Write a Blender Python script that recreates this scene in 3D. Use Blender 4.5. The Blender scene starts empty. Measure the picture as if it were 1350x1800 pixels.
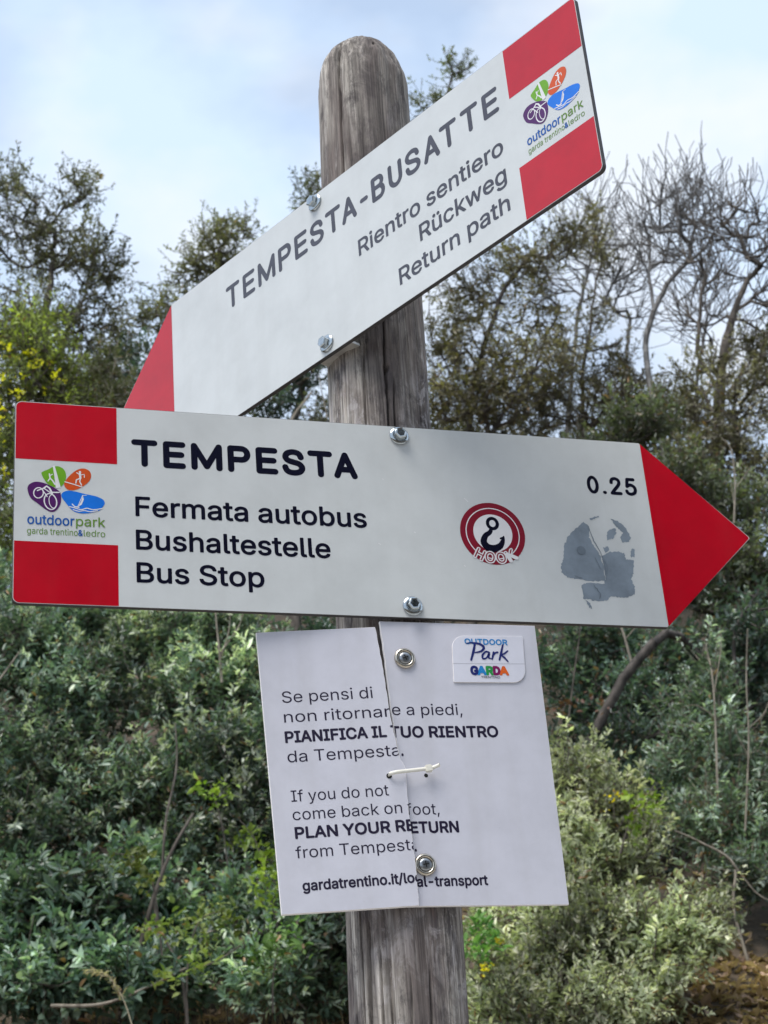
import bpy, bmesh, math, random, json
import numpy as np
from mathutils import Vector, Matrix, noise as mnoise

sc = bpy.context.scene
COL = sc.collection
R = math.radians

# ------------------------------------------------------------------ camera
EYE = 1.55
F_PX = 3109.768                      # focal length in pixels of the 1350 x 1800 photograph
PITCH, ROLL = 0.4669546, -0.0815079
cp, sp = math.cos(PITCH), math.sin(PITCH)
_r0, _u0, _f0 = np.array([1., 0, 0]), np.array([0, -sp, cp]), np.array([0, cp, sp])
_c, _s = math.cos(ROLL), math.sin(ROLL)
CAM_R = _c * _r0 + _s * _u0
CAM_U = -_s * _r0 + _c * _u0
CAM_F = _f0
cam_data = bpy.data.cameras.new('camera')
cam = bpy.data.objects.new('camera', cam_data)
COL.objects.link(cam)
cam_data.sensor_fit = 'VERTICAL'
cam_data.sensor_height = 36.0
cam_data.lens = F_PX / 1800.0 * 36.0
cam_data.clip_start = 0.05
cam_data.clip_end = 2000.0
cam_data.dof.use_dof = True
cam_data.dof.focus_distance = 1.63
cam_data.dof.aperture_fstop = 24.0
m = Matrix.Identity(4)
for i in range(3):
    m[i][0], m[i][1], m[i][2] = CAM_R[i], CAM_U[i], -CAM_F[i]
m[2][3] = EYE
cam.matrix_world = m
sc.camera = cam

# ------------------------------------------------------------------ sky and sun
SUN_AZ, SUN_EL = -148.0, 64.0        # azimuth clockwise from +Y, behind the camera
world = bpy.data.worlds.new('World')
sc.world = world
world.use_nodes = True
nt = world.node_tree
nt.nodes.clear()
N = nt.nodes.new
wout = N('ShaderNodeOutputWorld')
sky = N('ShaderNodeTexSky')
sky.sky_type = 'NISHITA'
sky.sun_disc = False
sky.sun_elevation = R(SUN_EL)
sky.sun_rotation = R(SUN_AZ)
sky.air_density = 1.0
sky.dust_density = 2.0
sky.ozone_density = 1.5
bg_sky = N('ShaderNodeBackground')
bg_sky.inputs['Strength'].default_value = 0.10
nt.links.new(sky.outputs[0], bg_sky.inputs[0])
bg_cloud = N('ShaderNodeBackground')
bg_cloud.inputs['Strength'].default_value = 0.67
tc = N('ShaderNodeTexCoord')
n1 = N('ShaderNodeTexNoise')
n1.inputs['Scale'].default_value = 4.4
n1.inputs['Detail'].default_value = 5.0
n1.inputs['Roughness'].default_value = 0.5
mp = N('ShaderNodeMapping')
mp.inputs['Location'].default_value = (0.35, 0.2, 0.65)
mp.inputs['Scale'].default_value = (1, 1, 1.7)
nt.links.new(tc.outputs['Generated'], mp.inputs[0])
nt.links.new(mp.outputs[0], n1.inputs['Vector'])
rmp = N('ShaderNodeValToRGB')
rmp.color_ramp.elements[0].position = 0.38
rmp.color_ramp.elements[0].color = (0.62, 0.62, 0.62, 1)
rmp.color_ramp.elements[1].position = 0.56
rmp.color_ramp.elements[1].color = (1, 1, 1, 1)
nt.links.new(n1.outputs['Fac'], rmp.inputs[0])
n2 = N('ShaderNodeTexNoise')
n2.inputs['Scale'].default_value = 9.0
n2.inputs['Detail'].default_value = 4.0
nt.links.new(mp.outputs[0], n2.inputs['Vector'])
r2 = N('ShaderNodeValToRGB')
r2.color_ramp.elements[0].position = 0.4
r2.color_ramp.elements[0].color = (0.60, 0.74, 0.94, 1)
r2.color_ramp.elements[1].position = 0.66
r2.color_ramp.elements[1].color = (0.74, 0.80, 0.89, 1)
nt.links.new(n2.outputs['Fac'], r2.inputs[0])
nt.links.new(r2.outputs[0], bg_cloud.inputs[0])
mixs = N('ShaderNodeMixShader')
nt.links.new(rmp.outputs[0], mixs.inputs[0])
nt.links.new(bg_sky.outputs[0], mixs.inputs[1])
nt.links.new(bg_cloud.outputs[0], mixs.inputs[2])
nt.links.new(mixs.outputs[0], wout.inputs[0])

sun_data = bpy.data.lights.new('sun', 'SUN')
sun_data.energy = 2.0
sun_data.angle = R(34)
sun_data.color = (1.0, 0.95, 0.88)
sun = bpy.data.objects.new('sun', sun_data)
COL.objects.link(sun)
_az, _el = R(SUN_AZ), R(SUN_EL)
sun.rotation_euler = Vector((math.sin(_az) * math.cos(_el), math.cos(_az) * math.cos(_el), math.sin(_el))).to_track_quat('Z', 'Y').to_euler()
sun.location = (0, 0, 20)

sc.view_settings.view_transform = 'Standard'
sc.view_settings.look = 'None'
sc.view_settings.exposure = 0.88
sc.view_settings.gamma = 1.0
sc.view_settings.use_curve_mapping = False
sc.render.film_transparent = False
try:
    sc.cycles.max_bounces = 6
    sc.cycles.diffuse_bounces = 3
    sc.cycles.transparent_max_bounces = 4
except Exception:
    pass

# ------------------------------------------------------------------ helpers
rng = np.random.default_rng(7)


def ray(px, py):
    return (px - 675) / F_PX * CAM_R + (900 - py) / F_PX * CAM_U + CAM_F


def at(px, py, y):
    """The point of the place that stands at distance y and is seen at (px, py)."""
    d = ray(px, py)
    return d * (y / d[1]) + np.array([0, 0, EYE])


def mpp(p):
    """Metres per photograph pixel at a point."""
    return float((p - np.array([0, 0, EYE])) @ CAM_F) / F_PX


def tag(o, label=None, cat=None, group=None, kind=None):
    if label: o['label'] = label
    if cat: o['category'] = cat
    if group: o['group'] = group
    if kind: o['kind'] = kind
    return o


def link(name, me, parent=None, mats=()):
    o = bpy.data.objects.new(name, me)
    COL.objects.link(o)
    for mt in mats:
        me.materials.append(mt)
    if parent is not None:
        o.parent = parent
    return o


def empty(name, mat=None):
    o = bpy.data.objects.new(name, None)
    o.empty_display_size = 0.05
    COL.objects.link(o)
    if mat is not None:
        o.matrix_world = mat
    return o


def bm_obj(name, bm, parent=None, mats=(), smooth=False):
    me = bpy.data.meshes.new(name)
    bm.to_mesh(me)
    bm.free()
    if smooth:
        me.polygons.foreach_set('use_smooth', [True] * len(me.polygons))
    return link(name, me, parent, mats)


def np_mesh(name, V, F4, cols=None, smooth=False):
    """Mesh from numpy quads (k x 4) or triangles (k x 3)."""
    me = bpy.data.meshes.new(name)
    V = np.ascontiguousarray(V, dtype=np.float32)
    F4 = np.ascontiguousarray(F4, dtype=np.int32)
    k = F4.shape[1]
    me.vertices.add(len(V))
    me.vertices.foreach_set('co', V.ravel())
    me.loops.add(F4.size)
    me.loops.foreach_set('vertex_index', F4.ravel())
    me.polygons.add(len(F4))
    me.polygons.foreach_set('loop_start', np.arange(0, F4.size, k, dtype=np.int32))
    me.polygons.foreach_set('loop_total', np.full(len(F4), k, dtype=np.int32))
    if smooth:
        me.polygons.foreach_set('use_smooth', np.ones(len(F4), dtype=bool))
    me.update()
    if cols is not None:
        a = me.attributes.new('Col', 'FLOAT_COLOR', 'POINT')
        c = np.ones((len(V), 4), dtype=np.float32)
        c[:, :3] = cols
        a.data.foreach_set('color', c.ravel())
    return me


# ------------------------------------------------------------------ materials
def new_mat(name):
    mt = bpy.data.materials.new(name)
    mt.use_nodes = True
    t = mt.node_tree
    t.nodes.clear()
    o = t.nodes.new('ShaderNodeOutputMaterial')
    b = t.nodes.new('ShaderNodeBsdfPrincipled')
    t.links.new(b.outputs[0], o.inputs[0])
    return mt, t, b, o


def paint(name, col, rough=0.3, spec=0.5, var=0.04, scale=60, metal=0.0, bump=0.0, coat=0.0):
    mt, t, b, o = new_mat(name)
    tcn = t.nodes.new('ShaderNodeTexCoord')
    nz = t.nodes.new('ShaderNodeTexNoise')
    nz.inputs['Scale'].default_value = scale
    nz.inputs['Detail'].default_value = 6
    nz.inputs['Roughness'].default_value = 0.65
    t.links.new(tcn.outputs['Object'], nz.inputs['Vector'])
    rp = t.nodes.new('ShaderNodeValToRGB')
    lo = [max(0, c * (1 - 2.2 * var)) for c in col]
    hi = [min(1, c * (1 + var)) for c in col]
    rp.color_ramp.elements[0].position = 0.3
    rp.color_ramp.elements[0].color = (*lo, 1)
    rp.color_ramp.elements[1].position = 0.6
    rp.color_ramp.elements[1].color = (*hi, 1)
    t.links.new(nz.outputs['Fac'], rp.inputs[0])
    t.links.new(rp.outputs[0], b.inputs['Base Color'])
    b.inputs['Roughness'].default_value = rough
    b.inputs['Metallic'].default_value = metal
    b.inputs['Specular IOR Level'].default_value = spec
    b.inputs['Coat Weight'].default_value = coat
    b.inputs['Coat Roughness'].default_value = 0.12
    if bump:
        bp = t.nodes.new('ShaderNodeBump')
        bp.inputs['Strength'].default_value = bump
        bp.inputs['Distance'].default_value = 0.0006
        t.links.new(nz.outputs['Fac'], bp.inputs['Height'])
        t.links.new(bp.outputs[0], b.inputs['Normal'])
    return mt


def leaf_mat(name, rough=0.36, trans=0.30, spec=0.6):
    mt, t, b, o = new_mat(name)
    at_ = t.nodes.new('ShaderNodeAttribute')
    at_.attribute_name = 'Col'
    t.links.new(at_.outputs['Color'], b.inputs['Base Color'])
    b.inputs['Roughness'].default_value = rough
    b.inputs['Specular IOR Level'].default_value = spec
    tr = t.nodes.new('ShaderNodeBsdfTranslucent')
    mul = t.nodes.new('ShaderNodeVectorMath')
    mul.operation = 'MULTIPLY'
    mul.inputs[1].default_value = (1.3, 1.5, 0.7)
    t.links.new(at_.outputs['Color'], mul.inputs[0])
    t.links.new(mul.outputs[0], tr.inputs['Color'])
    mx = t.nodes.new('ShaderNodeMixShader')
    mx.inputs[0].default_value = trans
    t.links.new(b.outputs[0], mx.inputs[1])
    t.links.new(tr.outputs[0], mx.inputs[2])
    t.links.new(mx.outputs[0], o.inputs[0])
    return mt


def bark_mat(name, lo, hi, scale=30):
    mt, t, b, o = new_mat(name)
    tcn = t.nodes.new('ShaderNodeTexCoord')
    mpn = t.nodes.new('ShaderNodeMapping')
    mpn.inputs['Scale'].default_value = (1, 1, 0.35)
    nz = t.nodes.new('ShaderNodeTexNoise')
    nz.inputs['Scale'].default_value = scale
    nz.inputs['Detail'].default_value = 6
    t.links.new(tcn.outputs['Object'], mpn.inputs[0])
    t.links.new(mpn.outputs[0], nz.inputs['Vector'])
    rp = t.nodes.new('ShaderNodeValToRGB')
    rp.color_ramp.elements[0].position = 0.35
    rp.color_ramp.elements[0].color = (*lo, 1)
    rp.color_ramp.elements[1].position = 0.65
    rp.color_ramp.elements[1].color = (*hi, 1)
    t.links.new(nz.outputs['Fac'], rp.inputs[0])
    t.links.new(rp.outputs[0], b.inputs['Base Color'])
    b.inputs['Roughness'].default_value = 0.85
    bp = t.nodes.new('ShaderNodeBump')
    bp.inputs['Strength'].default_value = 0.6
    bp.inputs['Distance'].default_value = 0.01
    t.links.new(nz.outputs['Fac'], bp.inputs['Height'])
    t.links.new(bp.outputs[0], b.inputs['Normal'])
    return mt


M_white = paint('white_film', (0.595, 0.622, 0.630), 0.2, 0.6, 0.035, 14)
def soil(mt, k):
    """Rain streaks and dust specks over a paint."""
    t = mt.node_tree
    b = next(n_ for n_ in t.nodes if n_.type == 'BSDF_PRINCIPLED')
    src = b.inputs['Base Color'].links[0].from_socket
    tcn = t.nodes.new('ShaderNodeTexCoord')
    cur = src
    for sx, sy, lo, hi, amt, col in ((38, 3.2, .50, .75, k, (.30, .29, .26)), (9, 6, .52, .8, k * .8, (.34, .35, .33)), (420, 420, .70, .78, k * 2.2, (.16, .15, .13))):
        mp_ = t.nodes.new('ShaderNodeMapping')
        mp_.inputs['Scale'].default_value = (sx, sy, 10)
        nz = t.nodes.new('ShaderNodeTexNoise')
        nz.inputs['Scale'].default_value = 1
        nz.inputs['Detail'].default_value = 5
        t.links.new(tcn.outputs['Object'], mp_.inputs[0])
        t.links.new(mp_.outputs[0], nz.inputs['Vector'])
        rp = t.nodes.new('ShaderNodeValToRGB')
        rp.color_ramp.elements[0].position, rp.color_ramp.elements[0].color = lo, (0, 0, 0, 1)
        rp.color_ramp.elements[1].position, rp.color_ramp.elements[1].color = hi, (amt, amt, amt, 1)
        t.links.new(nz.outputs['Fac'], rp.inputs[0])
        mx = t.nodes.new('ShaderNodeMix')
        mx.data_type = 'RGBA'
        t.links.new(rp.outputs[0], mx.inputs[0])
        t.links.new(cur, mx.inputs[6])
        mx.inputs[7].default_value = (*col, 1)
        cur = mx.outputs[2]
    t.links.new(cur, b.inputs['Base Color'])


soil(M_white, .08)
M_red = paint('red_film', (0.47, 0.0004, 0.012), 0.2, 0.62, 0.05, 20)
soil(M_red, .015)
M_black = paint('dark_blue_ink', (0.003, 0.003, 0.015), 0.2, 0.5, 0.05, 40)
M_sheen_ink = paint('grey_sheen_ink', (0.052, 0.052, 0.070), 0.25, 0.6, 0.12, 30)  # upper sign's ink, greyed to carry the sky's sheen in its colour
M_edge = paint('panel_edge', (0.055, 0.05, 0.05), 0.5, 0.4, 0.2, 80)
M_steel = paint('zinc_steel', (0.46, 0.50, 0.52), 0.16, 0.5, 0.12, 120, metal=1.0)
M_washer = paint('brass_washer', (0.55, 0.50, 0.42), 0.25, 0.5, 0.12, 160, metal=1.0)
M_screw = paint('dull_screw', (0.36, 0.38, 0.40), 0.3, 0.5, 0.15, 160, metal=1.0)
M_dark = paint('dark_recess', (0.012, 0.012, 0.012), 0.6, 0.3, 0.1, 60)
M_bracket = paint('bracket_metal', (0.62, 0.60, 0.56), 0.4, 0.5, 0.1, 80, metal=0.6)
M_card = paint('white_plastic_card', (0.595, 0.60, 0.675), 0.38, 0.4, 0.03, 25)
soil(M_card, .12)
M_cardedge = paint('card_edge', (0.90, 0.87, 0.86), 0.5, 0.4, 0.05, 90)
M_print = paint('navy_print', (0.012, 0.008, 0.030), 0.4, 0.4, 0.05, 60)
M_plate = paint('pale_logo_plate', (0.68, 0.69, 0.78), 0.35, 0.4, 0.02, 40)
M_tie = paint('cable_tie_nylon', (0.80, 0.78, 0.70), 0.35, 0.5, 0.04, 60)
M_purple = paint('purple_ink', (0.070, 0.006, 0.105), 0.3, 0.5, 0.04, 60)
M_green = paint('green_ink', (0.14, 0.36, 0.012), 0.3, 0.5, 0.04, 60)
M_orange = paint('orange_ink', (0.58, 0.075, 0.008), 0.3, 0.5, 0.04, 60)
M_blue = paint('blue_ink', (0.004, 0.16, 0.68), 0.3, 0.5, 0.04, 60)
M_wordblue = paint('word_blue_ink', (0.003, 0.085, 0.36), 0.3, 0.5, 0.04, 60)
M_wordgreen = paint('word_green_ink', (0.12, 0.24, 0.03), 0.3, 0.5, 0.04, 60)
M_maroon = paint('maroon_ink', (0.22, 0.006, 0.022), 0.3, 0.5, 0.05, 60)
M_hookwhite = paint('sticker_white', (0.72, 0.72, 0.74), 0.3, 0.5, 0.03, 60)
M_residue = paint('sticker_residue', (0.205, 0.25, 0.30), 0.5, 0.3, 0.10, 38)
M_residue2 = paint('sticker_residue_dark', (0.145, 0.18, 0.22), 0.5, 0.3, 0.10, 40)
M_sky = paint('logo_light_blue', (0.015, 0.22, 0.55), 0.4, 0.4, 0.03, 60)
M_navy = paint('logo_navy', (0.010, 0.018, 0.14), 0.4, 0.4, 0.03, 60)
M_magenta = paint('logo_plum', (0.20, 0.004, 0.10), 0.4, 0.4, 0.03, 60)
M_grn2 = paint('logo_green', (0.02, 0.28, 0.06), 0.4, 0.4, 0.03, 60)
M_orng2 = paint('logo_orange', (0.70, 0.12, 0.015), 0.4, 0.4, 0.03, 60)
M_grey = paint('logo_grey', (0.10, 0.10, 0.13), 0.4, 0.4, 0.03, 60)

M_leaf = leaf_mat('evergreen_leaf')
M_leaf_matte = leaf_mat('matte_leaf', 0.55, 0.28, 0.35)
M_bark = bark_mat('brown_grey_bark', (0.045, 0.036, 0.030), (0.14, 0.12, 0.10))
M_bark_dark = bark_mat('dark_bark', (0.025, 0.021, 0.019), (0.085, 0.072, 0.062))
M_bark_pale = bark_mat('pale_twig_bark', (0.14, 0.12, 0.095), (0.34, 0.30, 0.24))
M_bark_bare = bark_mat('bare_twig_bark', (0.085, 0.08, 0.076), (0.25, 0.245, 0.24))

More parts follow.
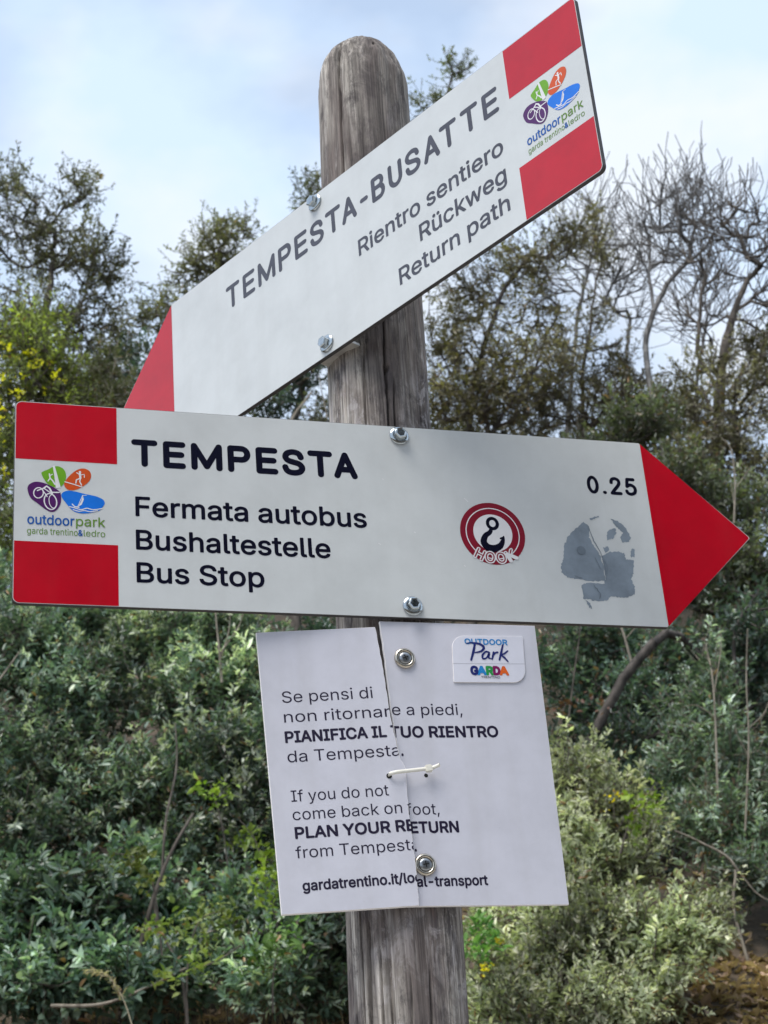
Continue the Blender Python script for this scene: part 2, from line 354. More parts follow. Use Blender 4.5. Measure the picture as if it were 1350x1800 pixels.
# ------------------------------------------------------------------ lettering
GL = json.loads(r'''{"a":[389,[[160,-9,137,-7,115,-3,94,5,76,15,60,29,48,45,38,63,32,84,30,108,34,138,43,161,58,179,78,193,100,203,125,211,152,216,178,220,209,224,234,227,252,230,265,235,273,243,276,255,276,257,273,279,267,297,256,311,240,322,220,329,196,331,171,329,149,322,132,313,118,301,107,288,100,274,41,291,51,313,64,331,79,346,95,358,114,368,133,375,153,380,173,383,194,384,215,383,239,379,263,372,286,360,306,343,322,320,330,301,335,278,337,251,337,0,277,0,277,52,272,52,264,38,252,25,236,12,215,1,190,-6],[170,45,202,49,228,59,248,74,263,93,272,115,276,138,276,190,270,186,259,182,246,179,231,176,216,173,200,171,186,169,175,168,154,164,134,159,117,150,103,139,95,124,92,105,94,87,102,72,114,61,130,52,149,47]]],"b":[424,[[229,-8,198,-5,172,4,153,17,138,31,127,46,118,59,112,59,112,0,53,0,53,509,114,509,114,319,118,319,127,331,137,346,152,360,171,373,197,381,229,384,259,382,287,374,313,361,335,342,354,320,370,293,381,261,388,227,390,189,388,151,381,116,370,84,355,57,336,34,313,16,288,3,260,-6],[220,47,242,49,262,55,279,66,294,80,306,97,316,117,323,139,327,163,328,189,327,215,323,239,316,261,307,281,295,298,280,311,262,322,243,328,220,330,198,328,178,322,161,312,147,299,134,282,125,263,118,241,114,216,113,189,114,162,118,138,125,115,135,95,147,78,162,65,179,55,198,49]]],"c":[396,[[207,-8,174,-5,144,3,117,16,93,35,72,58,56,85,44,116,37,150,34,187,37,225,44,260,56,291,72,318,93,341,117,360,144,374,174,382,207,384,234,383,260,377,284,368,305,356,324,341,340,322,353,301,362,277,303,262,298,276,290,289,281,301,270,311,257,319,242,325,226,329,207,330,184,328,163,321,145,310,130,296,118,278,108,258,102,236,98,212,96,187,98,163,102,139,108,117,118,97,130,80,145,66,163,55,184,49,207,46,226,48,243,52,258,58,271,66,282,76,292,89,299,102,304,117,363,102,354,78,341,56,325,37,306,21,285,9,261,-1,235,-6]]],"d":[424,[[195,-8,165,-6,137,3,111,16,89,34,70,57,55,84,43,116,36,151,34,189,36,227,43,261,55,293,70,320,89,342,112,361,137,374,165,382,196,384,228,381,253,373,272,360,287,346,298,331,306,319,311,319,311,509,372,509,372,0,313,0,313,59,307,59,298,46,287,31,272,17,252,4,227,-5],[205,47,226,49,246,55,263,65,278,78,290,95,299,115,306,138,310,162,312,189,310,216,306,241,300,263,290,282,278,299,263,312,246,322,227,328,205,330,182,328,162,322,145,311,130,298,118,281,108,261,102,239,98,215,96,189,98,163,102,139,109,117,118,97,130,80,145,66,162,55,182,49]]],"e":[404,[[212,-8,177,-5,145,3,117,16,92,35,72,58,56,85,44,116,37,150,34,187,36,224,44,258,55,290,71,317,91,340,115,359,142,373,172,382,205,384,226,383,246,380,266,374,285,366,303,355,319,341,334,324,347,305,357,282,365,256,370,227,371,194,371,169,100,169,100,221,308,221,308,226,304,248,298,269,283,294,263,314,237,326,205,330,183,328,164,323,146,313,125,294,109,270,99,241,96,211,96,178,98,151,102,127,110,106,121,88,135,73,151,61,169,53,190,48,212,46,234,48,254,53,271,61,285,73,297,88,306,105,365,91,353,63,335,39,320,26,302,14,283,4,261,-3,237,-7]]],"f":[254,[[228,379,228,327,6,327,6,379],[81,0,81,432,84,461,96,486,113,505,135,519,161,527,187,530,207,529,222,527,234,524,243,521,227,468,222,470,215,472,206,473,195,474,171,470,154,460,145,443,142,419,142,0]]],"g":[425,[[207,-151,180,-149,156,-146,134,-140,105,-127,82,-110,64,-91,51,-69,101,-41,110,-53,122,-66,136,-78,154,-88,178,-95,207,-97,236,-95,261,-87,282,-75,298,-58,308,-34,311,-6,311,68,306,68,298,56,287,41,272,28,252,16,227,8,195,5,165,7,138,14,113,27,90,43,71,65,55,90,43,120,36,154,34,191,36,229,43,263,55,293,71,320,90,342,112,361,138,374,166,382,196,384,228,382,253,373,273,360,288,346,299,331,308,319,313,319,313,379,372,379,372,-9,370,-40,363,-67,350,-90,334,-109,314,-124,291,-136,265,-144,237,-149],[205,59,227,61,246,66,264,75,285,95,300,121,307,142,311,166,312,193,311,219,307,242,300,264,291,283,279,299,264,312,247,322,227,328,205,330,182,328,163,322,145,312,130,298,118,282,109,262,102,241,98,218,96,193,98,167,102,144,109,123,124,96,145,76,163,66,183,61]]],"h":[410,[[114,227,114,0,53,0,53,509,114,509,114,314,116,319,132,344,152,362,175,374,200,382,227,384,252,383,275,377,295,369,313,356,328,340,341,321,350,298,355,271,357,240,357,0,296,0,296,235,293,263,286,286,273,304,256,318,235,326,210,329,184,326,161,317,141,303,126,283,117,257]]],"i":[167,[[53,0,53,379,114,379,114,0],[84,443,67,446,54,455,44,468,41,483,44,499,54,512,67,521,84,524,100,521,114,512,123,499,126,483,123,468,114,455,100,446]]],"j":[167,[[53,379,114,379,114,-30,112,-52,108,-72,102,-90,86,-113,65,-129,47,-137,27,-141,4,-143,-10,-143,-10,-87,2,-87,25,-83,40,-72,50,-54,53,-29],[83,443,67,446,53,455,44,468,41,483,44,499,53,512,67,521,83,524,100,521,114,512,123,499,126,483,123,468,114,455,100,446]]],"k":[381,[[110,137,110,212,121,212,284,379,360,379,184,199,177,199],[53,0,53,509,114,509,114,0],[294,0,148,186,191,229,372,0]]],"l":[189,[[139,-2,112,0,91,8,74,20,62,37,55,59,53,84,53,509,114,509,114,99,115,77,120,62,130,54,146,52,154,52,160,53,165,53,170,54,181,3,172,1,162,-1,151,-2]]],"m":[610,[[53,0,53,379,112,379,112,306,118,323,132,346,151,363,172,376,195,384,219,386,245,383,268,375,287,361,303,342,314,320,317,309,322,321,337,343,357,361,381,375,407,383,437,386,458,385,478,380,497,372,514,361,529,346,541,328,550,307,555,283,557,255,557,0,496,0,496,254,493,279,485,298,473,313,447,326,419,330,395,328,374,320,358,307,345,290,338,270,335,247,335,0,274,0,274,260,269,288,253,311,229,326,199,330,178,328,158,320,140,307,126,289,117,266,114,238,114,0]]],"n":[410,[[114,227,114,0,53,0,53,379,112,379,112,310,116,319,132,344,152,362,175,374,200,382,227,384,252,383,275,377,295,369,313,356,328,340,341,321,350,298,355,271,357,240,357,0,296,0,296,235,293,263,286,286,273,304,256,318,235,326,210,329,184,326,161,317,141,303,126,283,117,257]]],"o":[415,[[207,-8,174,-5,144,3,117,16,93,35,72,58,56,85,44,116,37,150,34,187,37,225,44,260,56,291,72,318,93,341,117,360,144,374,174,382,207,384,241,382,271,374,299,360,323,341,343,318,359,291,371,260,379,225,381,187,379,150,371,116,359,85,343,58,323,35,299,16,271,3,241,-5],[207,46,231,49,252,55,270,66,285,80,298,97,307,117,314,139,318,163,319,187,318,212,314,236,307,258,298,278,285,296,270,310,252,321,231,328,207,330,184,328,163,321,145,310,130,296,118,278,108,258,102,236,98,212,96,187,98,163,102,139,108,117,118,97,130,80,145,66,163,55,184,49]]],"p":[424,[[53,-143,53,379,112,379,112,319,118,319,126,331,137,346,152,360,171,373,197,381,229,384,259,382,287,374,313,361,335,342,354,320,370,293,381,261,388,227,390,189,388,151,381,116,370,84,355,57,336,34,313,16,288,3,260,-6,229,-8,198,-5,173,4,153,17,138,31,127,46,118,59,114,59,114,-143],[220,47,242,49,262,55,279,66,294,80,306,97,316,117,323,139,327,163,328,189,327,215,323,239,316,261,307,281,295,298,280,311,262,322,243,328,220,330,198,328,178,322,161,312,147,299,134,282,125,263,118,241,114,216,113,189,114,162,118,138,125,115,135,95,147,78,162,65,179,55,198,49]]],"q":[424,[[372,-143,311,-143,311,59,306,59,298,46,287,31,272,17,252,4,227,-5,195,-8,165,-6,137,3,111,16,89,34,70,57,55,84,43,116,36,151,34,189,36,227,43,261,55,293,70,320,89,342,112,361,137,374,165,382,196,384,228,381,253,373,272,360,287,346,298,331,307,319,313,319,313,379,372,379],[205,47,226,49,246,55,263,65,278,78,290,95,299,115,306,138,310,162,312,189,310,216,306,241,300,263,290,282,278,299,263,312,246,322,227,328,205,330,182,328,162,322,145,311,130,298,118,281,108,261,102,239,98,215,96,189,98,163,102,139,109,117,118,97,130,80,145,66,162,55,182,49]]],"r":[259,[[53,0,53,379,112,379,112,321,115,321,130,347,152,367,171,377,191,383,213,385,221,385,229,384,237,384,243,384,243,322,239,323,230,324,219,325,207,326,182,323,159,315,140,301,126,284,117,262,114,237,114,0]]],"s":[365,[[182,-8,157,-7,133,-3,112,3,93,12,76,24,62,38,50,54,41,73,36,94,94,107,105,79,124,60,150,49,181,45,206,47,227,53,244,62,262,81,268,103,265,121,254,136,237,147,212,155,149,170,118,180,92,192,72,208,58,227,50,249,47,274,49,295,55,314,65,332,79,347,95,360,115,370,137,378,161,383,187,384,212,383,234,379,254,372,279,358,299,339,314,316,324,290,268,277,258,298,243,316,219,328,187,333,156,329,131,317,114,299,109,277,112,258,124,243,144,232,172,223,229,209,261,200,287,187,306,171,320,153,328,131,331,107,329,85,323,65,312,47,298,31,281,18,260,6,236,-2,210,-7]]],"t":[227,[[204,379,204,327,6,327,6,379],[65,471,126,471,126,98,128,76,136,61,150,53,170,50,177,50,185,51,194,52,202,54,213,2,203,-1,192,-3,180,-4,168,-4,138,-1,113,7,92,21,77,41,68,64,65,93]]],"u":[410,[[182,-5,158,-3,135,2,115,11,97,23,82,39,69,59,60,82,54,109,53,139,53,379,114,379,114,144,116,117,124,94,137,75,154,61,175,53,200,50,226,53,249,62,268,77,283,97,293,122,296,153,296,379,357,379,357,0,298,0,298,70,294,60,277,35,257,17,234,5,209,-3]]],"v":[389,[[163,0,17,379,84,379,165,155,173,132,180,110,187,87,193,64,199,42,206,21,184,21,191,42,197,64,203,87,209,110,216,132,224,155,305,379,371,379,226,0]]],"w":[567,[[138,0,23,379,87,379,133,214,140,190,147,164,154,137,161,107,168,75,170,65,172,74,179,105,186,135,192,163,199,189,206,214,252,379,316,379,362,214,368,189,375,163,382,136,388,106,395,75,397,66,399,75,406,106,413,135,420,163,427,189,434,214,480,379,545,379,429,0,368,0,319,172,312,198,305,225,297,252,291,280,284,309,284,309,284,309,277,280,270,252,263,225,255,198,248,172,199,0]]],"x":[379,[[21,0,155,195,29,379,100,379,147,306,159,287,170,270,179,253,193,229,207,206,175,206,190,229,202,253,211,270,222,287,233,306,282,379,352,379,224,192,358,0,287,0,231,85,214,112,200,136,187,159,173,182,205,182,191,159,178,136,165,112,148,85,91,0]]],"y":[389,[[47,-139,61,-86,71,-87,88,-90,104,-89,118,-84,130,-74,141,-58,151,-36,163,-1,17,379,84,379,165,155,173,132,180,109,187,87,193,64,199,42,206,21,184,21,190,42,196,64,202,87,209,110,216,132,224,155,305,379,371,379,204,-58,191,-85,177,-107,159,-124,139,-136,117,-143,91,-145,77,-145,65,-143,54,-141]]],"z":[380,[[42,0,42,46,254,320,254,323,48,323,48,379,333,379,333,331,126,60,126,56,339,56,339,0]]],"A":[480,[[16,0,201,509,276,509,463,0,395,0,287,302,280,323,272,346,264,372,255,402,244,438,239,456,233,437,222,402,213,371,204,345,197,322,191,302,85,0],[110,142,110,199,370,199,370,142]]],"B":[456,[[60,0,60,509,241,509,274,507,304,501,329,491,350,477,367,461,381,442,390,421,396,398,398,374,395,344,387,320,373,301,356,286,336,275,315,267,315,262,339,257,363,245,385,227,402,203,411,184,416,161,418,136,416,111,410,88,400,67,386,48,368,31,344,18,317,8,284,2,247,0],[125,57,245,57,281,60,309,67,330,80,344,96,353,115,355,137,352,161,342,184,327,203,306,218,279,228,248,231,125,231],[125,285,238,285,265,288,288,296,308,309,323,326,333,348,336,372,333,393,326,412,313,429,294,442,270,449,240,452,125,452]]],"C":[510,[[267,-7,235,-5,205,1,177,11,150,25,126,42,104,63,86,88,70,115,57,146,48,179,42,215,40,254,42,293,48,329,57,362,70,393,86,421,104,445,126,466,150,484,177,498,205,508,235,514,267,516,293,514,317,511,340,504,362,496,383,485,402,471,419,456,435,438,448,418,459,397,467,373,473,348,408,348,401,373,389,395,375,413,357,428,337,440,315,449,292,454,267,456,237,453,209,445,184,432,161,414,141,391,125,364,113,332,106,295,103,254,106,213,113,177,125,145,141,117,161,94,184,76,210,63,237,56,267,53,292,55,315,60,337,69,357,81,375,96,389,114,401,136,408,160,473,160,467,135,459,112,448,91,435,71,420,53,402,38,383,24,363,13,341,5,317,-2,293,-6]]],"D":[502,[[219,0,96,0,96,57,215,57,254,60,288,68,318,81,343,99,363,122,379,149,390,181,397,216,399,255,397,294,390,329,379,361,364,388,344,410,320,428,291,441,258,449,221,452,93,452,93,509,225,509,261,507,294,501,325,492,353,478,385,455,412,426,433,391,446,361,455,329,460,293,462,255,460,217,455,181,446,149,433,119,417,92,398,68,376,48,351,31,322,17,291,8,256,2],[125,509,125,0,60,0,60,509]]],"E":[419,[[60,0,60,509,372,509,372,452,125,452,125,286,355,286,355,229,125,229,125,57,375,57,375,0]]],"F":[410,[[60,0,60,509,369,509,369,452,125,452,125,278,346,278,346,221,125,221,125,0]]],"G":[520,[[269,-7,236,-5,205,1,176,11,149,25,125,43,104,64,85,88,69,116,57,146,47,179,42,215,40,254,42,293,47,329,57,362,69,393,85,421,103,445,125,466,149,484,175,498,203,508,233,514,265,516,291,514,316,510,340,504,363,494,384,483,403,469,421,453,436,436,449,416,460,395,468,373,474,349,408,349,399,372,387,393,373,411,356,427,337,439,315,448,291,454,265,456,236,453,209,445,183,432,160,414,141,392,125,364,113,332,106,295,103,254,106,213,113,177,125,145,141,117,161,95,184,76,210,63,238,56,269,53,296,55,322,61,345,71,365,85,382,102,396,123,407,147,413,173,415,199,283,199,283,256,478,256,478,200,475,160,466,124,451,91,431,62,406,38,377,19,344,5,308,-4]]],"H":[517,[[60,0,60,509,125,509,125,289,392,289,392,509,457,509,457,0,392,0,392,232,125,232,125,0]]],"I":[300,[[31,0,31,57,118,57,118,452,31,452,31,509,269,509,269,452,183,452,183,57,269,57,269,0]]],"K":[467,[[104,145,104,216,122,239,139,261,157,282,174,303,193,324,212,344,364,509,448,509,231,276,228,276],[60,0,60,509,125,509,125,334,124,225,125,193,125,0],[372,0,188,259,228,309,449,0]]],"L":[393,[[60,0,60,509,125,509,125,57,361,57,361,0]]],"M":[628,[[60,0,60,509,152,509,277,187,282,174,287,159,293,141,299,123,305,103,311,84,317,65,322,49,307,49,312,65,318,83,324,102,330,121,336,140,342,158,348,174,352,187,476,509,568,509,568,0,504,0,504,291,504,308,504,327,505,347,505,369,506,391,506,413,507,435,507,439,505,433,498,409,490,386,482,363,474,341,467,322,461,305,456,291,342,0,286,0,170,291,165,304,159,321,152,340,145,361,137,384,129,408,121,432,119,438,119,437,120,416,120,394,121,372,121,350,122,328,122,309,122,291,122,0]]],"N":[523,[[60,0,60,509,136,509,343,183,352,169,363,151,375,130,388,107,401,82,402,80,402,81,401,108,400,134,399,157,399,178,399,195,399,509,463,509,463,0,387,0,202,290,190,310,177,331,164,354,148,381,136,402,123,425,120,431,120,429,121,406,122,384,123,354,124,328,125,307,125,291,125,0]]],"O":[533,[[267,-7,235,-5,205,1,177,11,150,25,126,42,105,63,86,88,70,115,57,146,48,179,42,215,40,254,42,293,48,329,57,362,70,393,86,421,105,445,126,466,150,484,177,498,205,508,235,514,267,516,299,514,329,508,357,498,384,484,408,466,429,445,448,421,464,393,477,362,486,329,491,293,493,254,491,215,486,179,477,146,464,115,448,88,429,63,408,42,384,25,357,11,329,1,299,-5],[267,53,296,55,324,63,349,76,372,94,392,116,408,144,420,176,428,213,430,254,428,295,420,332,408,365,392,392,372,415,349,433,324,446,296,453,267,456,237,453,210,445,184,433,161,415,142,392,125,364,113,332,106,295,103,254,106,213,113,176,125,144,142,117,161,94,184,76,210,63,237,55]]],"P":[445,[[60,0,60,509,235,509,272,506,305,499,332,487,356,471,375,452,390,430,400,404,407,377,409,348,407,318,400,291,390,265,375,243,356,223,332,207,305,195,272,188,235,186,126,186,126,242,233,242,257,244,279,248,297,256,318,272,333,294,342,319,344,348,342,376,333,402,318,423,297,439,279,446,257,451,232,452,125,452,125,0]]],"R":[449,[[60,0,60,509,236,509,273,506,305,500,333,489,356,473,376,455,390,433,401,408,407,381,409,352,407,323,401,296,390,271,376,250,356,232,333,217,305,206,273,200,236,198,126,198,126,255,234,255,258,256,280,260,298,267,319,281,334,300,342,324,345,352,342,380,334,405,319,425,298,440,279,446,258,451,233,452,125,452,125,0],[353,0,230,229,303,229,428,0]]],"S":[447,[[224,-9,188,-7,156,-1,128,9,102,23,81,40,64,60,51,83,42,109,38,137,104,137,110,110,123,88,142,71,166,59,194,52,224,49,246,50,267,54,286,60,311,74,329,92,341,114,346,139,342,161,332,179,316,193,296,205,272,214,245,222,184,239,145,253,112,269,86,289,67,313,56,341,52,372,54,400,62,425,75,448,92,468,113,484,138,498,165,508,195,514,227,516,259,514,289,508,316,498,340,484,360,468,377,449,390,427,398,403,401,378,337,378,332,402,320,421,302,437,280,449,254,456,225,459,194,456,167,448,145,435,129,418,118,398,115,376,119,352,131,334,148,319,169,308,191,300,212,293,264,279,287,272,312,264,336,252,359,238,379,220,395,198,402,180,407,161,408,139,406,112,399,87,386,64,370,43,349,25,323,11,294,0,261,-7]]],"T":[449,[[32,452,32,509,417,509,417,452,257,452,257,0,193,0,193,452]]],"U":[517,[[259,-8,220,-6,186,2,154,15,126,33,103,55,85,80,71,108,63,140,60,173,60,509,124,509,124,178,126,155,132,133,141,113,153,95,169,80,187,68,208,59,232,53,259,52,285,53,309,59,331,68,349,80,364,95,377,113,385,133,391,155,393,178,393,509,457,509,457,173,454,140,446,108,433,80,414,55,391,33,363,15,332,2,297,-6]]],"Y":[472,[[203,0,203,208,16,509,91,509,192,344,203,327,213,309,222,292,231,274,240,254,250,230,224,230,233,254,242,275,251,293,265,318,280,344,381,509,455,509,268,208,268,0]]],".":[188,[[95,-4,78,-1,63,9,53,24,50,41,53,59,63,73,78,83,95,87,113,83,128,73,138,59,141,41,138,24,128,9,113,-1]]],",":[188,[[38,-119,68,71,137,71,84,-119]]],"/":[249,[[235,533,71,-76,14,-76,178,533]]],"-":[453,[[337,244,337,188,114,188,114,244]]],"&":[448,[[197,-7,165,-5,136,1,110,12,88,26,69,42,54,62,43,84,36,108,34,133,37,163,47,189,63,213,85,235,101,249,120,264,140,279,216,335,226,343,237,352,246,363,255,375,260,389,262,405,258,427,245,445,226,457,201,461,184,459,168,453,155,444,145,431,139,416,137,399,139,380,145,363,155,346,169,327,185,307,204,284,438,0,364,0,171,231,153,254,136,274,121,293,108,310,96,327,87,344,78,370,75,398,77,420,82,440,91,458,109,481,134,499,154,507,176,512,200,513,224,512,246,507,266,499,290,482,308,459,320,433,324,404,322,382,315,362,305,342,291,325,275,308,256,293,154,217,135,202,121,188,110,174,100,154,97,131,100,108,109,87,124,70,143,57,166,49,193,46,223,50,251,59,269,69,286,81,301,95,315,112,327,131,336,151,343,174,348,198,349,224,408,224,406,194,403,167,397,144,385,115,371,92,357,75,345,62,333,47,315,30,294,17,271,7,246,-1,221,-5]]],"ü":[410,[[182,-5,158,-3,135,2,115,11,97,23,82,39,69,59,60,82,54,109,53,139,53,379,114,379,114,144,116,117,124,94,137,75,154,61,175,53,200,50,226,53,249,62,268,77,283,97,293,122,296,153,296,379,357,379,357,0,298,0,298,70,294,60,277,35,257,17,234,5,209,-3],[277,443,261,446,248,455,239,468,236,483,239,499,248,512,261,520,277,523,292,520,305,512,314,499,317,483,314,468,305,455,292,446],[133,443,118,446,104,455,96,468,93,483,96,499,104,512,118,520,133,523,149,520,162,512,170,499,173,483,170,468,162,455,149,446]]]}''')


def arc(cx, cy, rx, ry, a0, a1, n=14):
    return [(cx + rx * math.cos(R(a0 + (a1 - a0) * i / n)), cy + ry * math.sin(R(a0 + (a1 - a0) * i / n))) for i in range(n + 1)]


def spline(pts, n=8, closed=False):
    out = []
    k = len(pts)
    for i in range(k if closed else k - 1):
        p = [np.array(pts[(i + j) % k] if closed else pts[min(max(i + j, 0), k - 1)], float) for j in (-1, 0, 1, 2)]
        for j in range(n):
            t = j / n
            out.append(tuple(0.5 * ((2 * p[1]) + (-p[0] + p[2]) * t + (2 * p[0] - 5 * p[1] + 4 * p[2] - p[3]) * t * t + (-p[0] + 3 * p[1] - 3 * p[2] + p[3]) * t ** 3)))
    if not closed:
        out.append(tuple(pts[-1]))
    return out


STROKES = {   # rounded sign letters: width, strokes in units of the cap height
    'T': (.92, [[(0, 1), (.92, 1)], [(.46, 1), (.46, 0)]]),
    'E': (.76, [[(0, 0), (0, 1)], [(0, 1), (.76, 1)], [(0, .52), (.70, .52)], [(0, 0), (.76, 0)]]),
    'M': (1.18, [[(0, 0), (0, 1)], [(0, 1), (.59, .06)], [(.59, .06), (1.18, 1)], [(1.18, 1), (1.18, 0)]]),
    'P': (.80, [[(0, 0), (0, 1)], [(0, 1), (.52, 1)] + arc(.52, .735, .28, .265, 90, -90)[1:] + [(0, .47)]]),
    'S': (.82, [spline([(.78, .76), (.68, .93), (.41, 1), (.13, .93), (.03, .75), (.15, .59), (.42, .51), (.69, .43), (.82, .26), (.71, .07), (.41, 0), (.11, .07), (0, .26)])]),
    'A': (.86, [[(0, 0), (.43, 1)], [(.43, 1), (.86, 0)], [(.15, .30), (.71, .30)]]),
    'B': (.72, [[(0, 0), (0, 1)], [(0, 1), (.40, 1)] + arc(.40, .77, .26, .23, 90, -90)[1:] + [(0, .54)], [(.40, .54)] + arc(.43, .27, .29, .27, 90, -90)[1:] + [(0, 0)]]),
    'U': (.74, [[(0, 1), (0, .36)] + arc(.37, .36, .37, .36, 180, 360)[1:] + [(.74, 1)]]),
    '-': (.34, [[(0, .42), (.34, .42)]]),
    '0': (.58, [arc(.29, .5, .29, .5, 90, 450, 26)]),
    '.': (.06, [[(0, 0.02), (.04, 0.02)]]),
    '2': (.58, [spline([(.02, .72), (.08, .92), (.29, 1), (.50, .92), (.56, .72), (.46, .52), (.2, .24), (0, 0)]), [(0, 0), (.60, 0)]]),
    '5': (.60, [[(.54, 1), (.12, 1)], [(.12, 1), (.05, .52)], spline([(.05, .52), (.28, .63), (.52, .52), (.60, .32), (.52, .1), (.28, 0), (.06, .07), (0, .2)])]),
}


class Sheet:
    """Flat print gathered as thin ribbons and polygons, each stroke a hair above the last."""

    def __init__(self, z=0.00025):
        self.V, self.F, self.z = [], [], z

    def poly(self, pts):
        from mathutils.geometry import tessellate_polygon
        vs = [Vector((x, y, 0)) for x, y in pts]
        b = len(self.V)
        self.V += [(x * .001, y * .001, self.z) for x, y in pts]
        for tri in tessellate_polygon([vs]):
            a = [vs[i] for i in tri]
            if (a[1] - a[0]).cross(a[2] - a[0]).z < 0:
                tri = tuple(reversed(tri))
            self.F.append(tuple(b + i for i in tri))
        self.z += 0.00001

    def ribbon(self, pts, w, cap=True, closed=False):
        """pts in mm, w = width in mm (number or list)."""
        P = np.array(pts, float)
        if closed and np.hypot(*(P[0] - P[-1])) < 1e-6:
            P = P[:-1]
        n = len(P)
        W = np.full(n, w, float) if np.isscalar(w) else np.interp(np.linspace(0, 1, n), np.linspace(0, 1, len(w)), w)
        if closed:
            T = np.roll(P, -1, 0) - np.roll(P, 1, 0)
        else:
            T = np.gradient(P, axis=0)
        T /= np.linalg.norm(T, axis=1)[:, None] + 1e-12
        Nn = np.stack([-T[:, 1], T[:, 0]], 1)
        b = len(self.V)
        L, Rr = P + Nn * W[:, None] / 2, P - Nn * W[:, None] / 2
        for i in range(n):
            self.V.append((L[i][0] * .001, L[i][1] * .001, self.z))
            self.V.append((Rr[i][0] * .001, Rr[i][1] * .001, self.z))
        for i in range(n if closed else n - 1):
            j = (i + 1) % n
            self.F.append((b + 2 * i, b + 2 * i + 1, b + 2 * j + 1, b + 2 * j))
        if cap and not closed:
            for e, sgn in ((0, 1), (n - 1, -1)):
                a0 = math.atan2(Nn[e][1], Nn[e][0])
                k = len(self.V)
                for q in range(9):
                    a = a0 + sgn * math.pi * q / 8
                    self.V.append(((P[e][0] + math.cos(a) * W[e] / 2) * .001, (P[e][1] + math.sin(a) * W[e] / 2) * .001, self.z))
                f = tuple(range(k, k + 9))
                self.F.append(f if sgn > 0 else tuple(reversed(f)))
        self.z += 0.00001

    def disc(self, cx, cy, r, ry=None, n=40, a0=0):
        self.poly([(cx + r * math.cos(2 * math.pi * i / n), cy + (ry or r) * math.sin(2 * math.pi * i / n)) for i in range(n)])

    def ring(self, cx, cy, rx, ry, w, rot=0, n=36):
        c, s = math.cos(R(rot)), math.sin(R(rot))
        pts = [(cx + c * rx * math.cos(t) - s * ry * math.sin(t), cy + s * rx * math.cos(t) + c * ry * math.sin(t)) for t in np.linspace(0, 2 * math.pi, n, endpoint=False)]
        self.ribbon(pts, w, closed=True)

    def strokes(self, text, x0, x1, y0, y1, w, gap=.66):
        """Rounded letters filling the box of outer edges x0..x1, y0..y1 (mm)."""
        cap = (y1 - y0) - w
        gaps = [gap * (.62 if a + b in ('TA', 'AT') else .80 if a + b == 'ST' else .9 if 'S' in a + b else 1) for a, b in zip(text, text[1:])] + [0]
        tot = sum(STROKES[c][0] for c in text) + sum(gaps)
        kx = (x1 - x0 - w) / tot
        x = x0 + w / 2
        z0 = self.z
        for c, gp in zip(text, gaps):
            cw, st = STROKES[c]
            self.z = z0
            for s_ in st:
                self.ribbon([(x + px * kx, y0 + w / 2 + py * cap) for px, py in s_], w)
            x += (cw + gp) * kx

    def build(self, name, mat, parent):
        me = bpy.data.meshes.new(name)
        me.from_pydata(self.V, [], self.F)
        me.update()
        return link(name, me, parent, (mat,))


def text_width(s):
    return sum(GL[c][0] if c != ' ' else 180 for c in s)


def text_mesh(s, x0, x1, ybase, cap, bold=0.0, z=0.0003, shear=0.0):
    """Filled lettering as a bmesh: spans x0..x1 (mm), capital height cap (mm)."""
    from mathutils.geometry import tessellate_polygon
    kx = (x1 - x0) / text_width(s) * .001
    ky = cap / 509.0 * .001
    bm = bmesh.new()
    x = 0
    area = lambda p: sum(p[2 * i] * p[(2 * i + 3) % len(p)] - p[(2 * i + 2) % len(p)] * p[2 * i + 1] for i in range(len(p) // 2))
    for c in s:
        if c == ' ':
            x += 180
            continue
        adv, cs = GL[c]
        big = max((area(p) for p in cs), key=abs)
        outers = [i for i, p in enumerate(cs) if area(p) * big > 0]
        holes = [i for i, p in enumerate(cs) if area(p) * big < 0]
        box = lambda p: (min(p[0::2]), max(p[0::2]), min(p[1::2]), max(p[1::2]))
        own = {i: [] for i in outers}
        for h in holes:
            hb = box(cs[h])
            for i in sorted(outers, key=lambda i: abs(area(cs[i]))):
                ob = box(cs[i])
                if ob[0] <= hb[0] and ob[1] >= hb[1] and ob[2] <= hb[2] and ob[3] >= hb[3]:
                    own[i].append(h)
                    break
        # bold letters are the same letter laid down again a little to every side
        d = bold * cap * .001
        shifts = [(0, 0)] + ([(d * math.cos(t * math.pi / 4), d * math.sin(t * math.pi / 4)) for t in range(8)] if bold else [])
        for lv, (i, (sx, sy)) in enumerate([(i, q) for i in outers for q in shifts]):
            loops = []
            for q in [i] + own[i]:
                p = cs[q]
                loops.append([Vector((x0 * .001 + (x + p[2 * j] + shear * p[2 * j + 1]) * kx, ybase * .001 + p[2 * j + 1] * ky, 0)) for j in range(len(p) // 2)])
            flat = [v for lp in loops for v in lp]
            vs = [bm.verts.new((v.x + sx, v.y + sy, z + lv * .000006)) for v in flat]
            for tri in tessellate_polygon(loops):
                A_, B_, C_ = (flat[t] for t in tri)
                cr = (B_ - A_).cross(C_ - A_).z
                if abs(cr) < 1e-16:
                    continue
                tri = tri if cr > 0 else tuple(reversed(tri))
                try:
                    bm.faces.new([vs[t] for t in tri])
                except ValueError:
                    pass
        x += adv
    bm.normal_update()
    return bm


def lettering(s, parent, mat, x0, x1, ybase, cap, bold=0.0, z=0.00014, name='lettering', **k):
    return bm_obj(name, text_mesh(s, x0, x1, ybase, cap, bold, z, **k), parent, (mat,))


# ------------------------------------------------------------------ ground
PROF_Y = [-400, -60, -8, 3.0, 4.2, 6.0, 6.9, 7.6, 9.0, 11.0, 13.0, 15.5, 19, 30, 70, 200, 900]
PROF_Z = [0, 0, 0, 0.0, 0.35, 2.0, 2.72, 3.15, 4.25, 5.9, 7.4, 8.5, 8.9, 8.2, 5.0, 2.0, 2.0]


